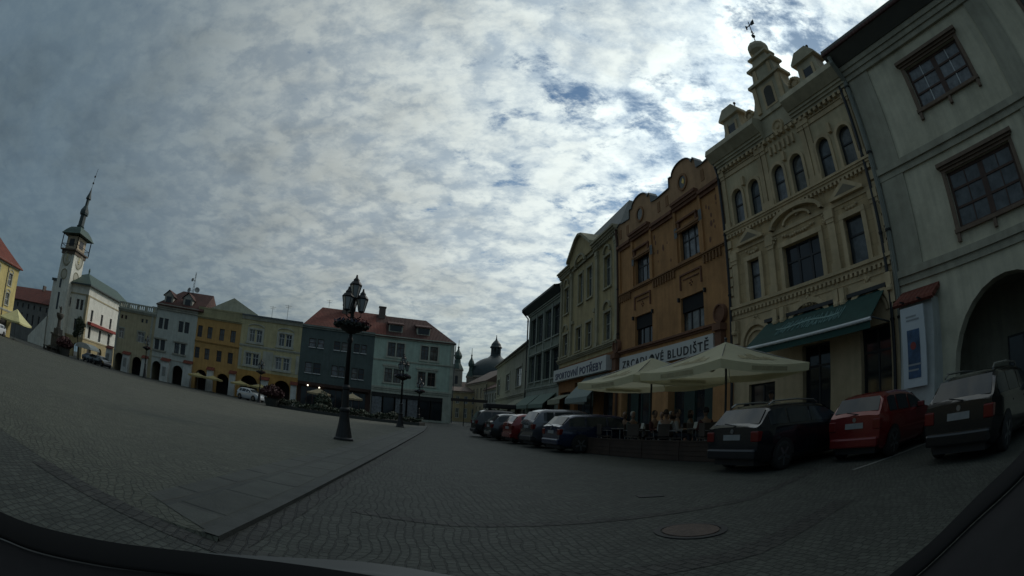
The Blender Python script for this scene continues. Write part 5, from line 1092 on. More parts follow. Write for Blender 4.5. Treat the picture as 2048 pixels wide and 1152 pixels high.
    def top_patch(nm, xa, xb, wf, mt, off=.008):
        b = MB(); k = 6; rows_ = []
        for i in range(k+1):
            x = xa+(xb-xa)*i/k; q = sec(x); h_ = q[7][0]*wf; rows_.append([(u*h_, x - (off if xb < 1.3 else -off)*1.0, q[8][1]-.004*abs(u)*3+off) for u in (-1, -.5, 0, .5, 1)])
        o_ = len(b.v); b.v += [p for r_ in rows_ for p in r_]; b.f += [(i*5+j, (i+1)*5+j, (i+1)*5+j+1, i*5+j+1) for i in range(k) for j in range(4)]
        return b.build(nm, mt, t, smooth=True)
    rw = {'estate': (.11, .42), 'hatch': (.08, .32), 'suv': (.08, .3), 'saloon': (.78, 1.25)}[kind_]; ws_ = {'estate': (2.78, 3.4), 'hatch': (2.22, 2.8), 'suv': (2.52, 3.1), 'saloon': (2.73, 3.3)}[kind_]
    top_patch('rear_window', *rw, 1.02, CGL); top_patch('windscreen', *ws_, 1.02, CGL)
    zl = belt(0.02)
    for s_ in (1, -1):
        MB().box(s_*(hw*.66), s_*(hw*.915), -.025, .22, zl-.3, zl-.08).build('tail_light', TAILM, t, bevel=.02)
        MB().box(s_*hw*.55, s_*hw*.84, Ln-.22, Ln-.035, .6, .72).build('headlight', HEADM, t, bevel=.02)
        MB().box(s_*hw*.96, s_*(hw+.17), rs[1]-.42, rs[1]-.3, zl-.0, zl+.13).build('wing_mirror', pm, t, bevel=.02)
    MB().box(-.26, .26, -.02, .03, zl-.26, zl-.14).build('number_plate', PLATE, t)
    MB().box(-hw*.84, hw*.84, -.07, .2, .3, .52).box(-hw*.82, hw*.82, Ln-.16, Ln+.03, .28, .5).build('bumper', pm if kind_ != 'suv' else BLK, t, bevel=.04)
    MB().box(-hw*.7, hw*.7, .1, Ln-.2, .16, zb+.1).build('underbody', BLK, t)
    wx = (.82 if kind_ != 'hatch' else .66, Ln-.82); rr = .32 if not suv else .35
    for x in wx:
        for s_ in (1, -1):
            ww = MB().lathe([(rr-.1, -.1), (rr-.02, -.1), (rr, -.06), (rr, .06), (rr-.02, .1), (rr-.1, .1)], 0, 0, 22).build('wheel', TYRE, t, smooth=True)
            ww.rotation_euler = (0, R(90)*s_, 0); ww.location = (s_*(hw-.075), x, rr)
            rm = MB().lathe([(.001, .085), (rr-.1, .06), (rr-.09, .1), (rr-.1, .085)], 0, 0, 20)
            for k in range(5):
                a_ = k*2*math.pi/5; ca, sa = math.cos(a_), math.sin(a_); rm.add([(ca*.03-sa*.035, sa*.03+ca*.035, .105), (ca*.03+sa*.035, sa*.03-ca*.035, .105), (ca*(rr-.1)+sa*.03, sa*(rr-.1)-ca*.03, .1), (ca*(rr-.1)-sa*.03, sa*(rr-.1)+ca*.03, .1)], [(0, 1, 2, 3)])
            rm.build('rim', RIM, ww)
            # dark wheel arch lining
            ab = MB(); k = 12; R1, R2 = rr+.015, rr+.075; xo = s_*(hw*1.003+.004)
            for q in range(k):
                a1_, a2_ = math.pi*q/k, math.pi*(q+1)/k
                ab.add([(xo, x+R1*math.cos(a1_), rr+R1*math.sin(a1_)), (xo, x+R2*math.cos(a1_), rr+R2*math.sin(a1_)), (xo, x+R2*math.cos(a2_), rr+R2*math.sin(a2_)), (xo, x+R1*math.cos(a2_), rr+R1*math.sin(a2_))], [(0, 1, 2, 3)])
            for q in range(k): 
                a1_, a2_ = math.pi*q/k, math.pi*(q+1)/k; ab.add([(xo, x, rr), (xo, x+R1*math.cos(a1_), rr+R1*math.sin(a1_)), (xo, x+R1*math.cos(a2_), rr+R1*math.sin(a2_))], [(0, 1, 2)])
            ab.build('wheel_arch', BLK, t)
    if detail > 1:
        MB().tube([(.1, .02, zl+.04), (-.22, -.02, zl+.1)], .012, 5).build('rear_wiper', BLK, t)
        MB().lathe([(.001, 0), (.05, 0), (.05, .012), (.001, .012)], 0, 0, 14).build('badge', RIM, t); bd = [c for c in t.children if c.name.startswith('badge')][0]; bd.rotation_euler = (R(90), 0, 0); bd.location = (0, -.005, zl-.07)
        for s_ in (1, -1):
            MB().box(s_*(hw*.985)-.006, s_*(hw*.985)+.014*s_, mid-.55, mid-.4, zl-.16, zl-.13).box(s_*(hw*.985)-.006, s_*(hw*.985)+.014*s_, mid+.45, mid+.6, zl-.16, zl-.13).build('door_handle', pm, t)
    if rails:
        for s_ in (1, -1): MB().tube([(s_*.6, .55, H-.03), (s_*.6, .7, H+.05), (s_*.6, 1.6, H+.075), (s_*.58, 2.4, H+.04), (s_*.57, 2.55, H-.02)], .022, 6).build('roof_rail', mat('chrome_rail', (.55, .57, .58), .2, metal=.9), t)
    if box: MB().add([(x*s_, y, z) for x, y, z in []], []).box(-.38, .38, .6, 2.5, H+.12, H+.4).box(-.35, .35, .9, 1.0, H, H+.12).box(-.35, .35, 2.1, 2.2, H, H+.12).build('roof_box', BLK, t, bevel=.1)
    return t
def park(t, x, y, az, z=0.0): t.location = (x, y, z); t.rotation_euler = (0, 0, R(-az)); return t
GC = 'cars parked nose-in along the right-hand row'
NAVY = paint('black_blue_paint', (.009, .011, .016)); REDP = paint('dark_red_paint', (.16, .012, .012)); BLKP = paint('black_paint', (.007, .008, .01)); BLUP = paint('dark_blue_paint', (.012, .022, .06)); SILP = paint('silver_paint', (.09, .095, .11), .6); GRYP = paint('grey_paint', (.05, .055, .06), .6); WHP = paint('white_paint', (.5, .52, .53), 0); RD2 = paint('bright_red_paint', (.2, .015, .015))
park(make_car('estate_car', 'black estate car with chrome roof rails parked right beside the cafe deck', 'estate', NAVY, GC, rails=True), 4.75, 9.75, 71)
park(make_car('hatchback', 'dark red hatchback parked between the two black cars', 'hatch', REDP, GC), 7.3, 8.35, 73)
park(make_car('parked_car', 'black roof railed car parked next to the dark red hatchback, near the arcade', 'estate', BLKP, GC, rails=True), 7.1, 4.9, 80)
park(make_car('estate_car', 'dark blue estate car parked just beyond the cafe deck', 'estate', BLUP, GC), 1.7, 18.9, 72)
park(make_car('offroad_car', 'silver grey car parked between the dark blue estate car and a red car', 'suv', SILP, GC), .9, 21.6, 74)
park(make_car('hatchback', 'red hatchback parked fourth from the cafe deck, beyond the silver grey car', 'hatch', RD2, GC), .1, 24.4, 74)
park(make_car('estate_car', 'grey estate car parked between the red hatchback and the roof box car', 'estate', GRYP, GC), -.9, 27.2, 76)
park(make_car('offroad_car', 'dark off-road car with black roof box, farthest in the parked row', 'suv', BLKP, GC, box=True), -1.9, 30.5, 76)
GL_ = 'cars standing along the far edge of the square'
park(make_car('hatchback', 'small white car in front of the yellow house with arches', 'hatch', WHP, GL_, detail=1), -31.8, 53.6, 105)
park(make_car('estate_car', 'white car parked below the pale yellow parasol of the bright yellow house', 'estate', WHP, GL_, detail=1), -63.6, 31.5, 150)
park(make_car('saloon_car', 'dark car parked in front of the bright yellow house', 'saloon', BLKP, GL_, detail=1), -66.0, 27.6, 160)
for lb, x, y, a, p_, k_ in (('silver saloon car parked before the ochre arches of the town hall', -62.2, 51.0, 100, SILP, 'saloon'), ('dark car parked next to the silver one by the town hall arches', -58.5, 49.7, 105, BLKP, 'estate'), ('dark saloon car parked under the pale canopy by the town hall', -66.0, 52.8, 95, BLUP, 'saloon')):
    park(make_car('parked_car', lb, k_, p_, GL_, detail=1), x, y, a)
# ================================================================ street lamps
LG = mat('lamp_glass', (.30, .33, .34), .12, var=.2)
FLW = mat('flower_foliage', (.028, .035, .03), .9, var=.6, scale=14); FLR = mat('red_flowers', (.10, .022, .03), .8, var=.5, scale=10); FLB = mat('blue_grey_flowers', (.06, .065, .095), .8, var=.5, scale=10)
def lantern(parent, cx, cy, z, s=1.0):
    b = MB()
    b.lathe([(.10*s, z), (.13*s, z+.05*s)], cx, cy, 6).lathe([(.235*s, z+.52*s), (.25*s, z+.56*s), (.16*s, z+.68*s), (.12*s, z+.7*s), (.12*s, z+.76*s), (.05*s, z+.84*s), (.03*s, z+.95*s)], cx, cy, 6)
    for k in range(6):
        a = 2*math.pi*k/6; b.tube([(cx+.125*s*math.cos(a), cy+.125*s*math.sin(a), z+.05*s), (cx+.23*s*math.cos(a), cy+.23*s*math.sin(a), z+.53*s)], .012*s, 4)
    o = b.build('lantern', IRON, parent); MB().lathe([(.115*s, z+.052*s), (.215*s, z+.518*s)], cx, cy, 6).build('lantern_glass', LG, o); return o
def clump(parent, name, cx, cy, z, rx, rz, n, m, seed, leaf=.07):
    r_ = random.Random(seed); b = MB()
    for k in range(n):
        u = r_.uniform(0, 2*math.pi); q = r_.random()**.5; x = cx+rx*q*math.cos(u); y = cy+rx*q*math.sin(u); zz = z+rz*(1-q*q*.8)*r_.uniform(-.5, 1.0)
        v = Vector((r_.uniform(-1, 1), r_.uniform(-1, 1), r_.uniform(-1, 1))).normalized()*leaf*r_.uniform(.6, 1.3); w_ = v.cross(Vector((r_.uniform(-1, 1), r_.uniform(-1, 1), r_.uniform(-1, 1)))).normalized()*leaf*.7
        c = Vector((x, y, zz)); b.add([c-v, c+w_, c+v, c-w_], [(0, 1, 2, 3)])
    return b.build(name, m, parent)
def street_lamp(label, x, y, s=1.0, rz=0, seed=1):
    t = thing('street_lamp', label, 'street lamp', (x, y, PH if x < -2 else 0), rz, 'cast iron street lamps with flower baskets')
    MB().lathe([(.34*s, 0), (.34*s, .06), (.29*s, .1), (.25*s, .3*s), (.19*s, .62*s), (.16*s, .95*s), (.18*s, 1.0*s), (.18*s, 1.06*s), (.13*s, 1.12*s), (.115*s, 1.7*s), (.14*s, 1.74*s), (.14*s, 1.8*s), (.10*s, 1.88*s)], 0, 0, 16).build('base', IRON, t, smooth=False)
    MB().lathe([(.085*s, 1.85*s), (.07*s, 3.3*s), (.10*s, 3.36*s), (.10*s, 3.42*s), (.062*s, 3.5*s), (.055*s, 4.35*s), (.09*s, 4.4*s), (.09*s, 4.5*s), (.05*s, 4.6*s)], 0, 0, 12).build('pole', IRON, t, smooth=True)
    bk = MB().lathe([(.12*s, 3.62*s), (.34*s, 3.72*s), (.46*s, 3.86*s), (.48*s, 3.9*s), (.44*s, 3.9*s)], 0, 0, 18).build('flower_basket', IRON, t)
    clump(bk, 'foliage', 0, 0, 3.86*s, .62*s, .2*s, 560, FLW, seed); clump(bk, 'blue_blossom', -.1*s, 0, 3.95*s, .58*s, .18*s, 150, FLB, seed+1, .055); clump(bk, 'red_blossom', .3*s, 0, 3.96*s, .36*s, .2*s, 160, FLR, seed+2, .055)
    for k in range(3):
        a = R(100+120*k); cx_, cy_ = .30*s*math.cos(a), .30*s*math.sin(a)
        MB().tube([(0, 0, 4.2*s), (cx_*.5, cy_*.5, 4.12*s), (cx_, cy_, 4.2*s), (cx_, cy_, 4.36*s)], .022*s, 6).build('arm', IRON, t); lantern(t, cx_, cy_, 4.35*s, .86*s)
    MB().tube([(0, 0, 4.5*s), (0, 0, 4.78*s)], .03*s, 6).build('finial_stem', IRON, t); lantern(t, 0, 0, 4.8*s, .9*s)
    return t
street_lamp('tall black street lamp with flower basket, nearest one in front of the dark green house', -5.15, 15.67, .97, R(20), 5)
street_lamp('second street lamp along the kerb, in front of the mint house', -7.35, 35.2, .93, R(50), 15)
street_lamp('third street lamp farther off before the right windows of the mint house', -9.4, 54.5, .9, R(10), 25)
street_lamp('street lamp with basket standing before the pale yellow house', -27.2, 50.3, .88, R(10), 35)
street_lamp('street lamp with basket standing before the grey house and ochre parapet house', -46.3, 49.5, 1.0, R(10), 45)
# ================================================================ cafe terrace
DK0 = (2.91, 18.76); DK1 = (5.72, 12.3); DL = math.hypot(DK1[0]-DK0[0], DK1[1]-DK0[1]); DA = math.atan2(DK1[1]-DK0[1], DK1[0]-DK0[0])
WOOD = mat('dark_brown_boards', (.045, .028, .02), .8, var=.3, scale=2, streak=.3); DECKM = mat('deck_boards', (.07, .06, .05), .8, var=.3)
deck = thing('cafe_deck', 'raised wooden cafe deck with dark brown boarded skirt', 'deck', (*DK0, 0), DA)
MB().box(0, DL, 0, 4.6, .1, .2).build('floor', DECKM, deck)
b = MB(); b.box(0, DL, -.03, .02, 0, .56); 
for k in range(4): b.box(0, DL, -.045, -.031, .02+k*.14, .14+k*.14)
b.box(-.03, .02, .02, 4.6, 0, .56).box(DL-.02, DL+.03, .02, 4.6, 0, .56).box(-.05, DL+.05, -.07, .05, .56, .6).build('skirt_board', WOOD, deck)
for k in range(5): MB().box(k*DL/4-.04, k*DL/4+.04, -.06, .04, 0, .62).build('post', WOOD, deck)
def dw(x, y, z=.2): return (DK0[0]+x*math.cos(DA)-y*math.sin(DA), DK0[1]+x*math.sin(DA)+y*math.cos(DA), z)
CH = mat('dark_rattan', (.07, .055, .045), .8, var=.3); CHM = mat('grey_chair_metal', (.3, .3, .3), .35, metal=.6)
def make_chair(label):
    t = thing('cafe_chair', label, 'chair', (0, 0, 0), 0, 'cafe chairs on the deck')
    MB().box(-.22, .22, -.22, .22, .42, .46).build('seat', CH, t, bevel=.01)
    b = MB(); b.box(-.22, .22, .2, .235, .5, .9); b.build('backrest', CH, t, bevel=.01)
    for sx in (-1, 1):
        for sy in (-1, 1): MB().tube([(sx*.19, sy*.19, .42), (sx*.22, sy*.23, 0)], .014, 5).build('leg', CHM, t)
        MB().tube([(sx*.23, -.2, .46), (sx*.24, -.18, .66), (sx*.24, .2, .68)], .013, 5).build('armrest', CHM, t)
    return t
def make_table(label):
    t = thing('cafe_table', label, 'table', (0, 0, 0), 0, 'round cafe tables on the deck')
    MB().lathe([(.001, .70), (.34, .70), (.35, .72), (.34, .735), (.001, .735)], 0, 0, 18).build('table_top', mat('table_top_grey', (.12, .115, .11), .5, var=.2), t)
    MB().lathe([(.2, 0), (.2, .02), (.03, .05), (.025, .7)], 0, 0, 10).build('pedestal', CHM, t); return t
ordn = ['first', 'second', 'third', 'fourth', 'fifth']
ch0 = None; tb0 = None; rc = random.Random(4); SEATED = []
for i in range(5):
    for j in range(2):
        lx = .8+i*1.35; ly = 1.1+j*1.9
        where = f'{ordn[i]} {"front" if j == 0 else "back"} row table from the blue estate'
        if tb0 is None: tb0 = make_table('x'); q = tb0
        else: q = copy_tree(tb0)
        q['label'] = f'round cafe table, {ordn[i]} of the {"front" if j == 0 else "back"} row counting from the blue car'
        q.location = dw(lx, ly); q.rotation_euler = (0, 0, DA); used_ = set()
        for k in range(3):
            a = R(20+120*k+rc.uniform(-15, 15)+i*30); cx_, cy_ = lx+.62*math.cos(a), ly+.62*math.sin(a)
            sides = {'black estate side': math.cos(a), 'blue estate side': -math.cos(a), 'shop side': math.sin(a), 'road side': -math.sin(a)}
            sd = max((s_ for s_ in sides if s_ not in used_), key=lambda s_: sides[s_]); used_.add(sd)
            if ch0 is None: ch0 = make_chair('x'); q = ch0
            else: q = copy_tree(ch0)
            q['label'] = f'rattan chair, {sd} of {where}'
            q.location = dw(cx_, cy_); q.rotation_euler = (0, 0, DA+a-R(90)); SEATED.append((cx_, cy_, a))
        if (i, j) in ((1, 0), (3, 0), (2, 1)):
            mn = thing('menu_card', 'small white menu card on the '+where, 'menu card', dw(lx, ly, .2+.735), DA, 'menu cards on the cafe tables')
            MB().prism_yz([(-.05, 0), (.05, 0), (0, .2)], -.07, .07).build('card', mat('white_card', (.6, .6, .56), .7), mn)
# ---- people
SKIN = mat('skin', (.25, .15, .10), .6, var=.08)
def skin_body(name, joints, edges, radii, material, parent=None, sub=1):
    me = bpy.data.meshes.new(name); me.from_pydata(joints, edges, []); me.materials.append(material)
    o = bpy.data.objects.new(name, me); C.objects.link(o); o.parent = parent
    md = o.modifiers.new('skin', 'SKIN'); md.use_smooth_shade = True
    for v, r_ in zip(me.skin_vertices[0].data, radii): v.radius = (r_, r_) if not isinstance(r_, tuple) else r_
    me.skin_vertices[0].data[0].use_root = True
    s_ = o.modifiers.new('sub', 'SUBSURF'); s_.levels = sub; s_.render_levels = sub; return o
def hand_edges(J, E_, Rr, wrist, d, side):
    """palm and five fingers of different length with a knuckle bend"""
    d = Vector(d).normalized(); w = Vector(J[wrist]); up_ = Vector((0, 0, 1)); lat = d.cross(up_).normalized()*side; J.append(tuple(w+d*.05)); p = len(J)-1; E_.append((wrist, p)); Rr.append((.034, .018))
    for k, (o_, l_) in enumerate(((-.03, .065), (-.01, .078), (.01, .073), (.03, .058))):
        a = w+d*.095+lat*o_; c = a+d*l_*.5+Vector((0, 0, -.012)); e_ = c+d*l_*.3+Vector((0, 0, -.03)); n0 = len(J); J += [tuple(a), tuple(c), tuple(e_)]; E_ += [(p, n0), (n0, n0+1), (n0+1, n0+2)]; Rr += [.010, .0085, .0075]
    a = w+d*.04-lat*.035; c = a+d*.03-lat*.025+Vector((0, 0, -.012)); n0 = len(J); J += [tuple(a), tuple(c)]; E_ += [(p, n0), (n0, n0+1)]; Rr += [.012, .009]
def person(label, loc, rz, seated, hair, top, legs, longhair=False, cap=None, arms='table'):
    t = thing('person', label, 'person', loc, rz, None)
    if seated: # facing -y, hips at seat height
        hip = .52; J = [(0, .0, hip), (0, .02, hip+.22), (0, .0, hip+.42), (0, -.01, hip+.52), (0, -.02, hip+.60)]; legs_ = [[(.1*s, -.05, hip-.01), (.13*s, -.42, hip), (.13*s, -.42, .08), (.13*s, -.56, .04)] for s in (-1, 1)]
    else:
        hip = .92; J = [(0, 0, hip), (0, .01, hip+.22), (0, .0, hip+.42), (0, 0, hip+.53), (0, -.01, hip+.61)]; legs_ = [[(.1*s, 0, hip-.08), (.11*s, -.02, .5), (.12*s, .02, .08), (.12*s, -.13, .03)] for s in (-1, 1)]
    E_ = [(0, 1), (1, 2), (2, 3), (3, 4)]; Rr = [(.16, .12), (.145, .10), (.17, .11), (.06, .055), (.055, .055)]
    for L_ in legs_:
        n0 = len(J); J += L_; E_ += [(0, n0), (n0, n0+1), (n0+1, n0+2), (n0+2, n0+3)]; Rr += [.085, .06, .042, .035]
    sh = hip+.42; aj = []
    for s in (-1, 1):
        if arms == 'table': pts = [(.2*s, 0, sh), (.25*s, -.06, sh-.26), (.17*s, -.3, sh-.22)]; d = (-.3*s, -1, 0)
        elif arms == 'down': pts = [(.2*s, 0, sh), (.25*s, .01, sh-.29), (.25*s, -.05, sh-.53)]; d = (0, -.15, -1)
        else: pts = [(.2*s, 0, sh), (.27*s, -.05, sh-.27), (.1*s, -.25, sh-.02 if s > 0 else sh-.3)]; d = (-.4*s, -.6, .5)
        n0 = len(J); J += pts; E_ += [(2, n0), (n0, n0+1), (n0+1, n0+2)]; Rr += [.06, .045, .03]
        aj.append((n0+2, d, s))
    for wv, d, s in aj: hand_edges(J, E_, Rr, wv, d, s)
    skin_body('body', J, E_, Rr, SKIN, t)
    hz_ = J[4][2]+.11
    hd = MB().lathe([(.02, hz_-.125), (.05, hz_-.115), (.066, hz_-.06), (.078, hz_), (.08, hz_+.05), (.066, hz_+.1), (.03, hz_+.125), (.004, hz_+.13)], 0, -.02, 14, sy=1.15); hd.ball((0, -.12, hz_-.01), .016, 6, 4, 1.5)
    for s in (-1, 1): hd.ball((.082*s, -.01, hz_), .022, 6, 4, 1.4)
    hdo = hd.build('head', SKIN, t, smooth=True)
    for s in (-1, 1): MB().ball((.03*s, -.103, hz_+.012), .011, 6, 4).build('eye', mat('eye_dark', (.03, .025, .02), .3), hdo)
    MB().box(-.025, .025, -.108, -.1, hz_-.065, hz_-.056).build('mouth', mat('lip', (.2, .07, .06), .6), hdo)
    hb = MB().lathe([(.088, hz_-.02 if not longhair else hz_-.16), (.092, hz_+.04), (.08, hz_+.1), (.045, hz_+.138), (.004, hz_+.147)], 0, .008, 14, sy=1.12); hb.build('hair', hair, hdo, smooth=True)
    if cap: MB().lathe([(.096, hz_+.05), (.09, hz_+.11), (.05, hz_+.15), (.004, hz_+.155)], 0, -.005, 14, sy=1.12).box(-.07, .07, -.2, -.08, hz_+.05, hz_+.065).build('cap', cap, hdo)
    # clothing follows the body
    Jt = [J[0], J[1], J[2], (0, J[3][1], J[3][2]-.02)]; Et = [(0, 1), (1, 2), (2, 3)]; Rt = [(.172, .132), (.157, .112), (.182, .122), (.08, .075)]
    for wv, d, s in aj:
        a, m_, w_ = J[wv-2], J[wv-1], J[wv]; n0 = len(Jt); e_ = Vector(m_).lerp(Vector(w_), .75 if seated else .35); Jt += [a, m_, tuple(e_)]; Et += [(2, n0), (n0, n0+1), (n0+1, n0+2)]; Rt += [.072, .057, .046]
    skin_body('jacket', Jt, Et, Rt, top, t)
    Jp = [(0, J[0][1], hip-.02)]; Ep = []; Rp = [(.17, .135)]
    for L_ in legs_:
        n0 = len(Jp); Jp += [L_[0], L_[1], L_[2]]; Ep += [(0, n0), (n0, n0+1), (n0+1, n0+2)]; Rp += [.098, .073, .056]
    skin_body('trousers', Jp, Ep, Rp, legs, t)
    for L_ in legs_: MB().box(L_[2][0]-.045, L_[2][0]+.045, L_[3][1]-.08, L_[2][1]+.06, 0, .09).build('shoe', BLK, t, bevel=.03)
    return t
HW = mat('white_hair', (.5, .5, .48), .8); HD = mat('dark_hair', (.015, .012, .01), .7); HB = mat('brown_hair', (.05, .03, .018), .7)
CL1 = mat('grey_green_jacket', (.06, .07, .06), .9); CL2 = mat('maroon_jacket', (.07, .02, .02), .9); CL3 = mat('black_jacket', (.012, .013, .016), .9); CL4 = mat('pale_blouse', (.25, .23, .21), .9); TRO = mat('dark_trousers', (.02, .022, .03), .9)
def seat_at(idx, *a, **k):
    cx_, cy_, an_ = SEATED[idx]; p = dw(cx_, cy_); return person(a[0], p, DA+an_-R(90), True, *a[1:], **k)
seat_at(7, 'white haired person in a grey green jacket sitting at a deck table', HW, CL1, TRO)
seat_at(13, 'person in a maroon jacket with dark hair sitting near the middle of the deck', HD, CL2, TRO)
seat_at(16, 'person in a pale blouse with long brown hair sitting on the deck', HB, CL4, TRO, longhair=True)
seat_at(21, 'person in a black jacket sitting at a deck table, bareheaded', HD, CL3, TRO)
seat_at(26, 'person in a grey green jacket and dark cap sitting close to the estate car', HD, CL1, TRO, cap=CL3)
CL5 = mat('white_shirt', (.45, .45, .43), .9); CL6 = mat('blue_shirt', (.05, .08, .14), .9)
seat_at(1, 'person in a white shirt with dark hair sitting nearest the blue estate', HD, CL5, TRO)
seat_at(4, 'person in a blue shirt with brown hair sitting in the back row of the deck', HB, CL6, TRO)
seat_at(10, 'person in a maroon jacket with long brown hair sitting in the back row', HB, CL2, TRO, longhair=True)
seat_at(19, 'person in a pale blouse with dark hair sitting at a front table', HD, CL4, TRO)
seat_at(23, 'person in a blue shirt with white hair sitting in the back row', HW, CL6, TRO)
seat_at(3, 'person in a black jacket with white hair sitting in the back row', HW, CL3, TRO)
seat_at(14, 'person in a white shirt with brown hair sitting near the middle of the deck', HB, CL5, TRO)
seat_at(20, 'person in a maroon jacket and dark cap sitting at a front table', HD, CL2, TRO, cap=CL3)
seat_at(28, 'person in a white shirt with white hair sitting in the back row', HW, CL5, TRO)
person('standing person in a black jacket with cap close to the black estate car', dw(6.6, 2.9), DA+R(10), False, HD, CL3, TRO, cap=CL3, arms='raised')
# ---- parasols
CANV = cloth('cream_parasol_canvas', (.74, .69, .48), var=.08, scale=2, streak=.2); GOLD = mat('tan_print', (.36, .31, .18), .85, var=.2, scale=6)
def parasol(name, label, x, y, rz, half, zt, ze, z0, group, canv=None, marks=True, n=6):
    t = thing(name, label, 'parasol', (x, y, z0), rz, group); zt -= z0; ze -= z0; b = MB(); cn = [(-half, -half), (half, -half), (half, half), (-half, half)]
    def P(i, u, v): # panel i, u along edge 0..1, v from apex 0..1
        a, c = Vector(cn[i]), Vector(cn[(i+1) % 4]); e_ = a.lerp(c, u)*v; sag = -.10*math.sin(math.pi*u)*v*v*half*.5 - .22*math.sin(math.pi*min(1, v))*half*.18
        return (e_.x, e_.y, zt+(ze-zt)*v+sag)
    for i in range(4):
        g = [[P(i, u/n, v/n) for u in range(n+1)] for v in range(n+1)]; o_ = len(b.v); b.v += [p for r_ in g for p in r_]; b.f += [(o_+v*(n+1)+u, o_+v*(n+1)+u+1, o_+(v+1)*(n+1)+u+1, o_+(v+1)*(n+1)+u) for v in range(n) for u in range(n)]
    cv = b.build('canopy', canv or CANV, t, smooth=False); b = MB()
    for i in range(4):
        for u in range(n):
            p, q = P(i, u/n, 1), P(i, (u+1)/n, 1); b.add([p, q, (q[0]*.99, q[1]*.99, q[2]-.22), (p[0]*.99, p[1]*.99, p[2]-.22)], [(0, 1, 2, 3)])
    b.build('valance', canv or CANV, cv)
    if marks:
        b = MB()
        for i in range(4):
            for (ua, ub, va, vb) in ((.30, .70, .62, .68), (.36, .64, .71, .76), (.24, .34, .60, .78), (.66, .76, .60, .78), (.42, .58, .50, .60)):
                m_ = 6
                for k in range(m_):
                    u0, u1 = ua+(ub-ua)*k/m_, ua+(ub-ua)*(k+1)/m_; w_ = .02*math.sin(k*1.3)
                    ps_ = [P(i, u0, va+w_), P(i, u1, va+w_*.5), P(i, u1, vb+w_*.5), P(i, u0, vb+w_)]; b.add([(p[0]*1.003, p[1]*1.003, p[2]+.012) for p in ps_], [(0, 1, 2, 3)])
            p, q = P(i, .3, 1), P(i, .7, 1); b.add([(p[0]*1.004, p[1]*1.004, p[2]-.06), (q[0]*1.004, q[1]*1.004, q[2]-.06), (q[0]*1.0, q[1]*1.0, q[2]-.17), (p[0]*1.0, p[1]*1.0, p[2]-.17)], [(0, 1, 2, 3)])
        b.build('printed_emblem', GOLD, cv)
    MB().tube([(0, 0, 0), (0, 0, zt+.06)], .035, 8).ball((0, 0, zt+.08), .05).build('pole', DARKP if half > 1.4 else CHM, t)
    for c in cn: MB().tube([(0, 0, zt-.5), (c[0]*.5, c[1]*.5, zt+(ze-zt)*.5-.1)], .016, 4).tube([(0, 0, zt-.03), (c[0]*.98, c[1]*.98, ze-.05)], .014, 4).build('rib', CHM, t)
    MB().box(-.3, .3, -.3, .3, 0, .08).build('base', BLK, t)
    return t
GP = 'large cream parasols over the cafe deck'
parasol('parasol', 'large cream parasol nearest the estate car with tan printed emblems', 6.15, 13.15, R(17), 1.85, 3.4, 2.62, .2, GP)
parasol('parasol', 'large cream parasol behind, nearer the sports shop awning', 4.95, 16.9, R(17), 1.95, 3.42, 2.6, .2, GP)
parasol('parasol', 'small tan parasol among plants before the dark green house', -24.0, 61.5, R(5), 1.3, 2.9, 2.3, 0, 'small parasols across the square', mat('tan_canvas', (.36, .28, .17), .85), False, 3)
parasol('parasol', 'small pale parasol behind the nearest street lamp', -19.4, 61.8, R(20), 1.3, 2.8, 2.2, 0, 'small parasols across the square', MATS['tan_canvas'], False, 3)
YCV = mat('yellow_canvas', (.36, .30, .13), .85)
for lb, lx, yy in (('small yellow parasol before the left arch of the ochre orange house', 1.9, -2.2), ('small yellow parasol before the right arch of the ochre orange house', 4.6, -2.6), ('small yellow parasol before the first arch of the pale yellow house', 9.2, -3.2), ('small yellow parasol above the white car', 12.2, -3.0)):
    px = -45.4+lx*math.cos(R(16.5))-yy*math.sin(R(16.5)); py = 60.34+lx*math.sin(R(16.5))+yy*math.cos(R(16.5)); parasol('parasol', lb, px, py, R(16.5), 1.25, 2.35, 1.95, 0, 'small parasols across the square', YCV, False, 3)
parasol('parasol', 'large pale yellow parasol at the foot of the bright yellow house', -67.6, 36.2, R(30), 2.4, 4.3, 2.6, 0, 'small parasols across the square', mat('lemon_canvas', (.5, .48, .25), .85), False, 3)
# ================================================================ planting and monuments on the square
HEDGE = leafy('hedge_leaves', (.035, .05, .028)); HR = leafy('dark_red_leaves', (.06, .02, .02))
bed = thing('flower_bed', 'low kerbed bed of dark green shrubs before the mint and dark green houses', 'flower bed', (-15.0, 45.5, 0), R(-5))
MB().box(-8.6, 7.6, -.6, 1.4, 0, .28).build('bed_kerb', CURB, bed); 
o = MB(); rr_ = random.Random(9)
for k in range(5200):
    x, y = rr_.uniform(-8.4, 7.4), rr_.uniform(-.5, 1.3); h_ = .28+.34*(1+.5*math.sin(x*1.7)+.3*math.sin(x*4.1+y)); z = .28+(h_-.1)*rr_.random()**.6; v = Vector((rr_.uniform(-1, 1), rr_.uniform(-1, 1), rr_.uniform(-1, 1))).normalized()*.11; w_ = v.cross(Vector((rr_.uniform(-1, 1), rr_.uniform(-1, 1), 1))).normalized()*.07; c = Vector((x, y, z)); o.add([c-v, c+w_, c+v, c-w_], [(0, 1, 2, 3)])
kind(o.build('shrubs', HEDGE, bed), 'stuff')
def planter(label, x, y, s, m, seed, hh=1.0, grp=None):
    t = thing('planter', label, 'planter', (x, y, PH if y < 44 else 0), 0, grp); MB().lathe([(.35*s, 0), (.5*s, .45*s), (.55*s, .5*s), (.48*s, .5*s)], 0, 0, 14).build('pot', CURB, t)
    clump(t, 'foliage', 0, 0, .75*s, .75*s, .55*s*hh, 900, m, seed, .1*s); return t
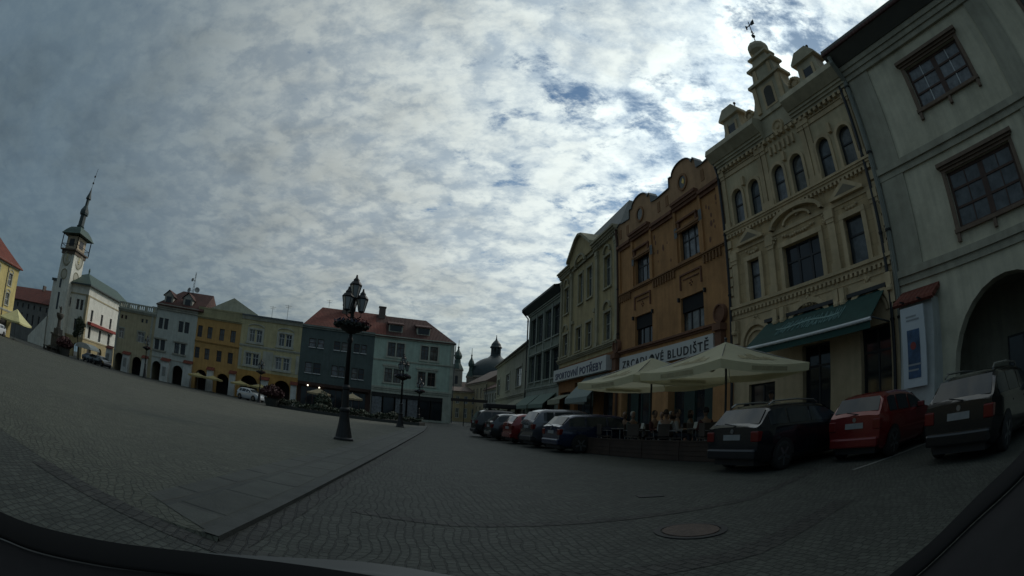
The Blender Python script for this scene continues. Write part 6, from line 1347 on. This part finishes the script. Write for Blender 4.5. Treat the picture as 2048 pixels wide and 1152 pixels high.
planter('dark red leaved plant in a big round pot at the end of the flower bed', -22.9, 45.2, 1.7, HR, 51)
planter('dark shrub in a pot behind the nearest street lamp', -18.8, 49.5, 1.3, HEDGE, 52, 2.0)
planter('dark red leaved plants around the foot of the stone column', -63.0, 45.2, 2.2, HR, 53)
col = thing('stone_column', 'baroque stone column monument with statue and balustrade before the town hall', 'monument', (-66.0, 45.4, 0), R(12))
STN = mat('weathered_stone', (.075, .07, .06), .9, var=.3, scale=2, dirt=.4); 
MB().lathe([(2.6, 0), (2.6, .3), (2.2, .31), (2.2, .6), (1.8, .61), (1.8, .9)], 0, 0, 8, rot=.4).build('steps', STN, col)
MB().box(-.9, .9, -.9, .9, .9, 2.6).box(-1.05, 1.05, -1.05, 1.05, 2.6, 2.85).box(-.65, .65, -.65, .65, 2.85, 3.6).build('pedestal', STN, col)
MB().lathe([(.5, 3.6), (.5, 3.75), (.38, 3.9), (.33, 5.0), (.42, 5.1), (.6, 5.3), (.75, 5.6), (.75, 5.9), (.45, 6.0)], 0, 0, 14).build('column', STN, col)
J = [(0, 0, 6.0), (0, 0, 6.5), (0, 0, 6.85), (0, 0, 7.05), (-.3, -.1, 6.7), (-.45, -.2, 6.95), (.3, -.05, 6.65), (.35, -.25, 6.5)]
skin_body('statue', J, [(0, 1), (1, 2), (2, 3), (2, 4), (4, 5), (2, 6), (6, 7)], [.28, .22, .17, .11, .09, .06, .09, .06], STN, col)
b = MB()
for k in range(16):
    a = 2*math.pi*k/16; b.lathe([(.07, 0), (.1, .3), (.06, .6)], 2.6*math.cos(a), 2.6*math.sin(a), 6)
b.lathe([(2.5, .6), (2.75, .6), (2.75, .75), (2.5, .75)], 0, 0, 16).build('balustrade', STN, col)
tr = thing('young_tree', 'small dark tree with leaning trunk between the column and the town hall windows', 'tree', (-63.4, 48.6, 0), 0)
MB().tube([(0.6, 0, 0), (.35, 0, 1.6), (-.2, 0, 3.0), (-.3, 0, 5.2)], .16, 8, .05).tube([(-.2, 0, 3), (-.9, .2, 4.2)], .07, 6, .02).tube([(-.2, 0, 3.2), (.5, -.2, 4.6)], .07, 6, .02).build('trunk', mat('dark_bark', (.03, .026, .02), .9), tr)
b = MB(); rr_ = random.Random(21); cl_ = [(-.5, 0, 4.0, .75), (-.9, .3, 4.9, .7), (.3, 0, 4.5, .85), (0, -.3, 5.5, .75), (-.4, .2, 5.9, .55), (.5, .3, 5.3, .6), (-1.0, -.2, 3.6, .5)]
for k in range(2600):
    cx_, cy_, cz_, r_ = rr_.choice(cl_); d = Vector((rr_.gauss(0, 1), rr_.gauss(0, 1), rr_.gauss(0, 1))).normalized()*r_*rr_.random()**.4; c = Vector((cx_, cy_, cz_))+d; v = Vector((rr_.uniform(-1, 1), rr_.uniform(-1, 1), rr_.uniform(-1, 1))).normalized()*.12; w_ = v.cross(Vector((rr_.uniform(-1, 1), 1, rr_.uniform(-1, 1)))).normalized()*.08; b.add([c-v, c+w_, c+v, c-w_], [(0, 1, 2, 3)])
b.build('crown', HEDGE, tr)
kio = thing('market_tent', 'white arched tent canopy before the town hall arches', 'tent', (-61.5, 49.6, 0), R(10))
b = MB(); pts = [(-2.0, 1.9)] + [(-2.0*math.cos(math.pi*k/8), 1.95+.75*math.sin(math.pi*k/8)) for k in range(9)] + [(2.0, 1.9)]
b.prism_xz(pts, -1.4, 1.4); b.build('canopy', mat('white_tent_fabric', (.42, .43, .40), .8), kio)
for sx in (-1.9, 1.9):
    for sy in (-1.3, 1.3): MB().tube([(sx, sy, 0), (sx, sy, 1.95)], .03, 5).build('pole', CHM, kio)
# ================================================================ the vehicle the picture is taken from: dashboard rim under the windscreen
oc = thing('vehicle_dashboard', 'dark dashboard rim and windscreen seal of the vehicle in the foreground', 'dashboard', (0, 0, 0), 0)
DASH = mat('dark_dash_plastic', (.012, .012, .0135), .8, var=.1, scale=30, spec=.2); SEAL = mat('black_rubber_seal', (.002, .002, .0025), .95, var=.1); COWL = mat('grey_cowl_plastic', (.035, .04, .04), .5, var=.2)
def smooth_line(P_, k=5):
    P_ = [Vector(p) for p in P_]; out = []
    for i in range(len(P_)-1):
        a, b_, c, d = P_[max(0, i-1)], P_[i], P_[i+1], P_[min(len(P_)-1, i+2)]
        for j in range(k):
            u = j/k; out.append(tuple(.5*((2*b_)+(c-a)*u+(2*a-5*b_+4*c-d)*u*u+(3*b_-a-3*c+d)*u**3)))
    return out + [tuple(P_[-1])]
rim = smooth_line([(-.735, .2, .95), (-.70, .286, .938), (-.683, .322, .933), (-.652, .373, .925), (-.575, .482, .921), (-.445, .607, .928), (-.301, .691, .931), (-.149, .736, .923), (.005, .746, .908), (.2, .72, .885), (.4, .62, .872), (.50, .54, .885), (.545, .507, .903), (.57, .494, .931), (.613, .459, .968), (.673, .401, 1.032), (.724, .326, 1.089), (.76, .25, 1.15)])
for nm, m_, rows_ in (('seal', SEAL, [(1.0, 0), (.975, -.030), (.97, -.034)]), ('dash_top', DASH, [(.969, -.036), (.86, -.075), (.7, -.13), (.5, -.2)])):
    b = MB(); L_ = [[(p[0]*s_, p[1]*s_, p[2]+d_) for p in rim] for s_, d_ in rows_]
    for a, c in zip(L_[:-1], L_[1:]):
        for i in range(len(rim)-1): b.add([a[i], a[i+1], c[i+1], c[i]], [(0, 1, 2, 3)])
    o = b.build(nm, m_, oc, smooth=True); md = o.modifiers.new('thick', 'SOLIDIFY'); md.thickness = .006; md.offset = -1
CW = smooth_line([(-.80, .30, .872), (-.765, .43, .868), (-.64, .60, .872), (-.48, .745, .887), (-.32, .835, .90), (-.2, .87, .903), (-.06, .885, .89), (.08, .885, .87), (.22, .87, .845), (.36, .83, .80)])
IN = [(p[0]*.88, p[1]*.88, p[2]-.004) for p in CW]
b = MB()
for i in range(len(CW)-1): b.add([CW[i], CW[i+1], IN[i+1], IN[i]], [(0, 1, 2, 3)])
o = b.build('scuttle_panel', COWL, oc, smooth=True); md = o.modifiers.new('thick', 'SOLIDIFY'); md.thickness = .008; md.offset = -1
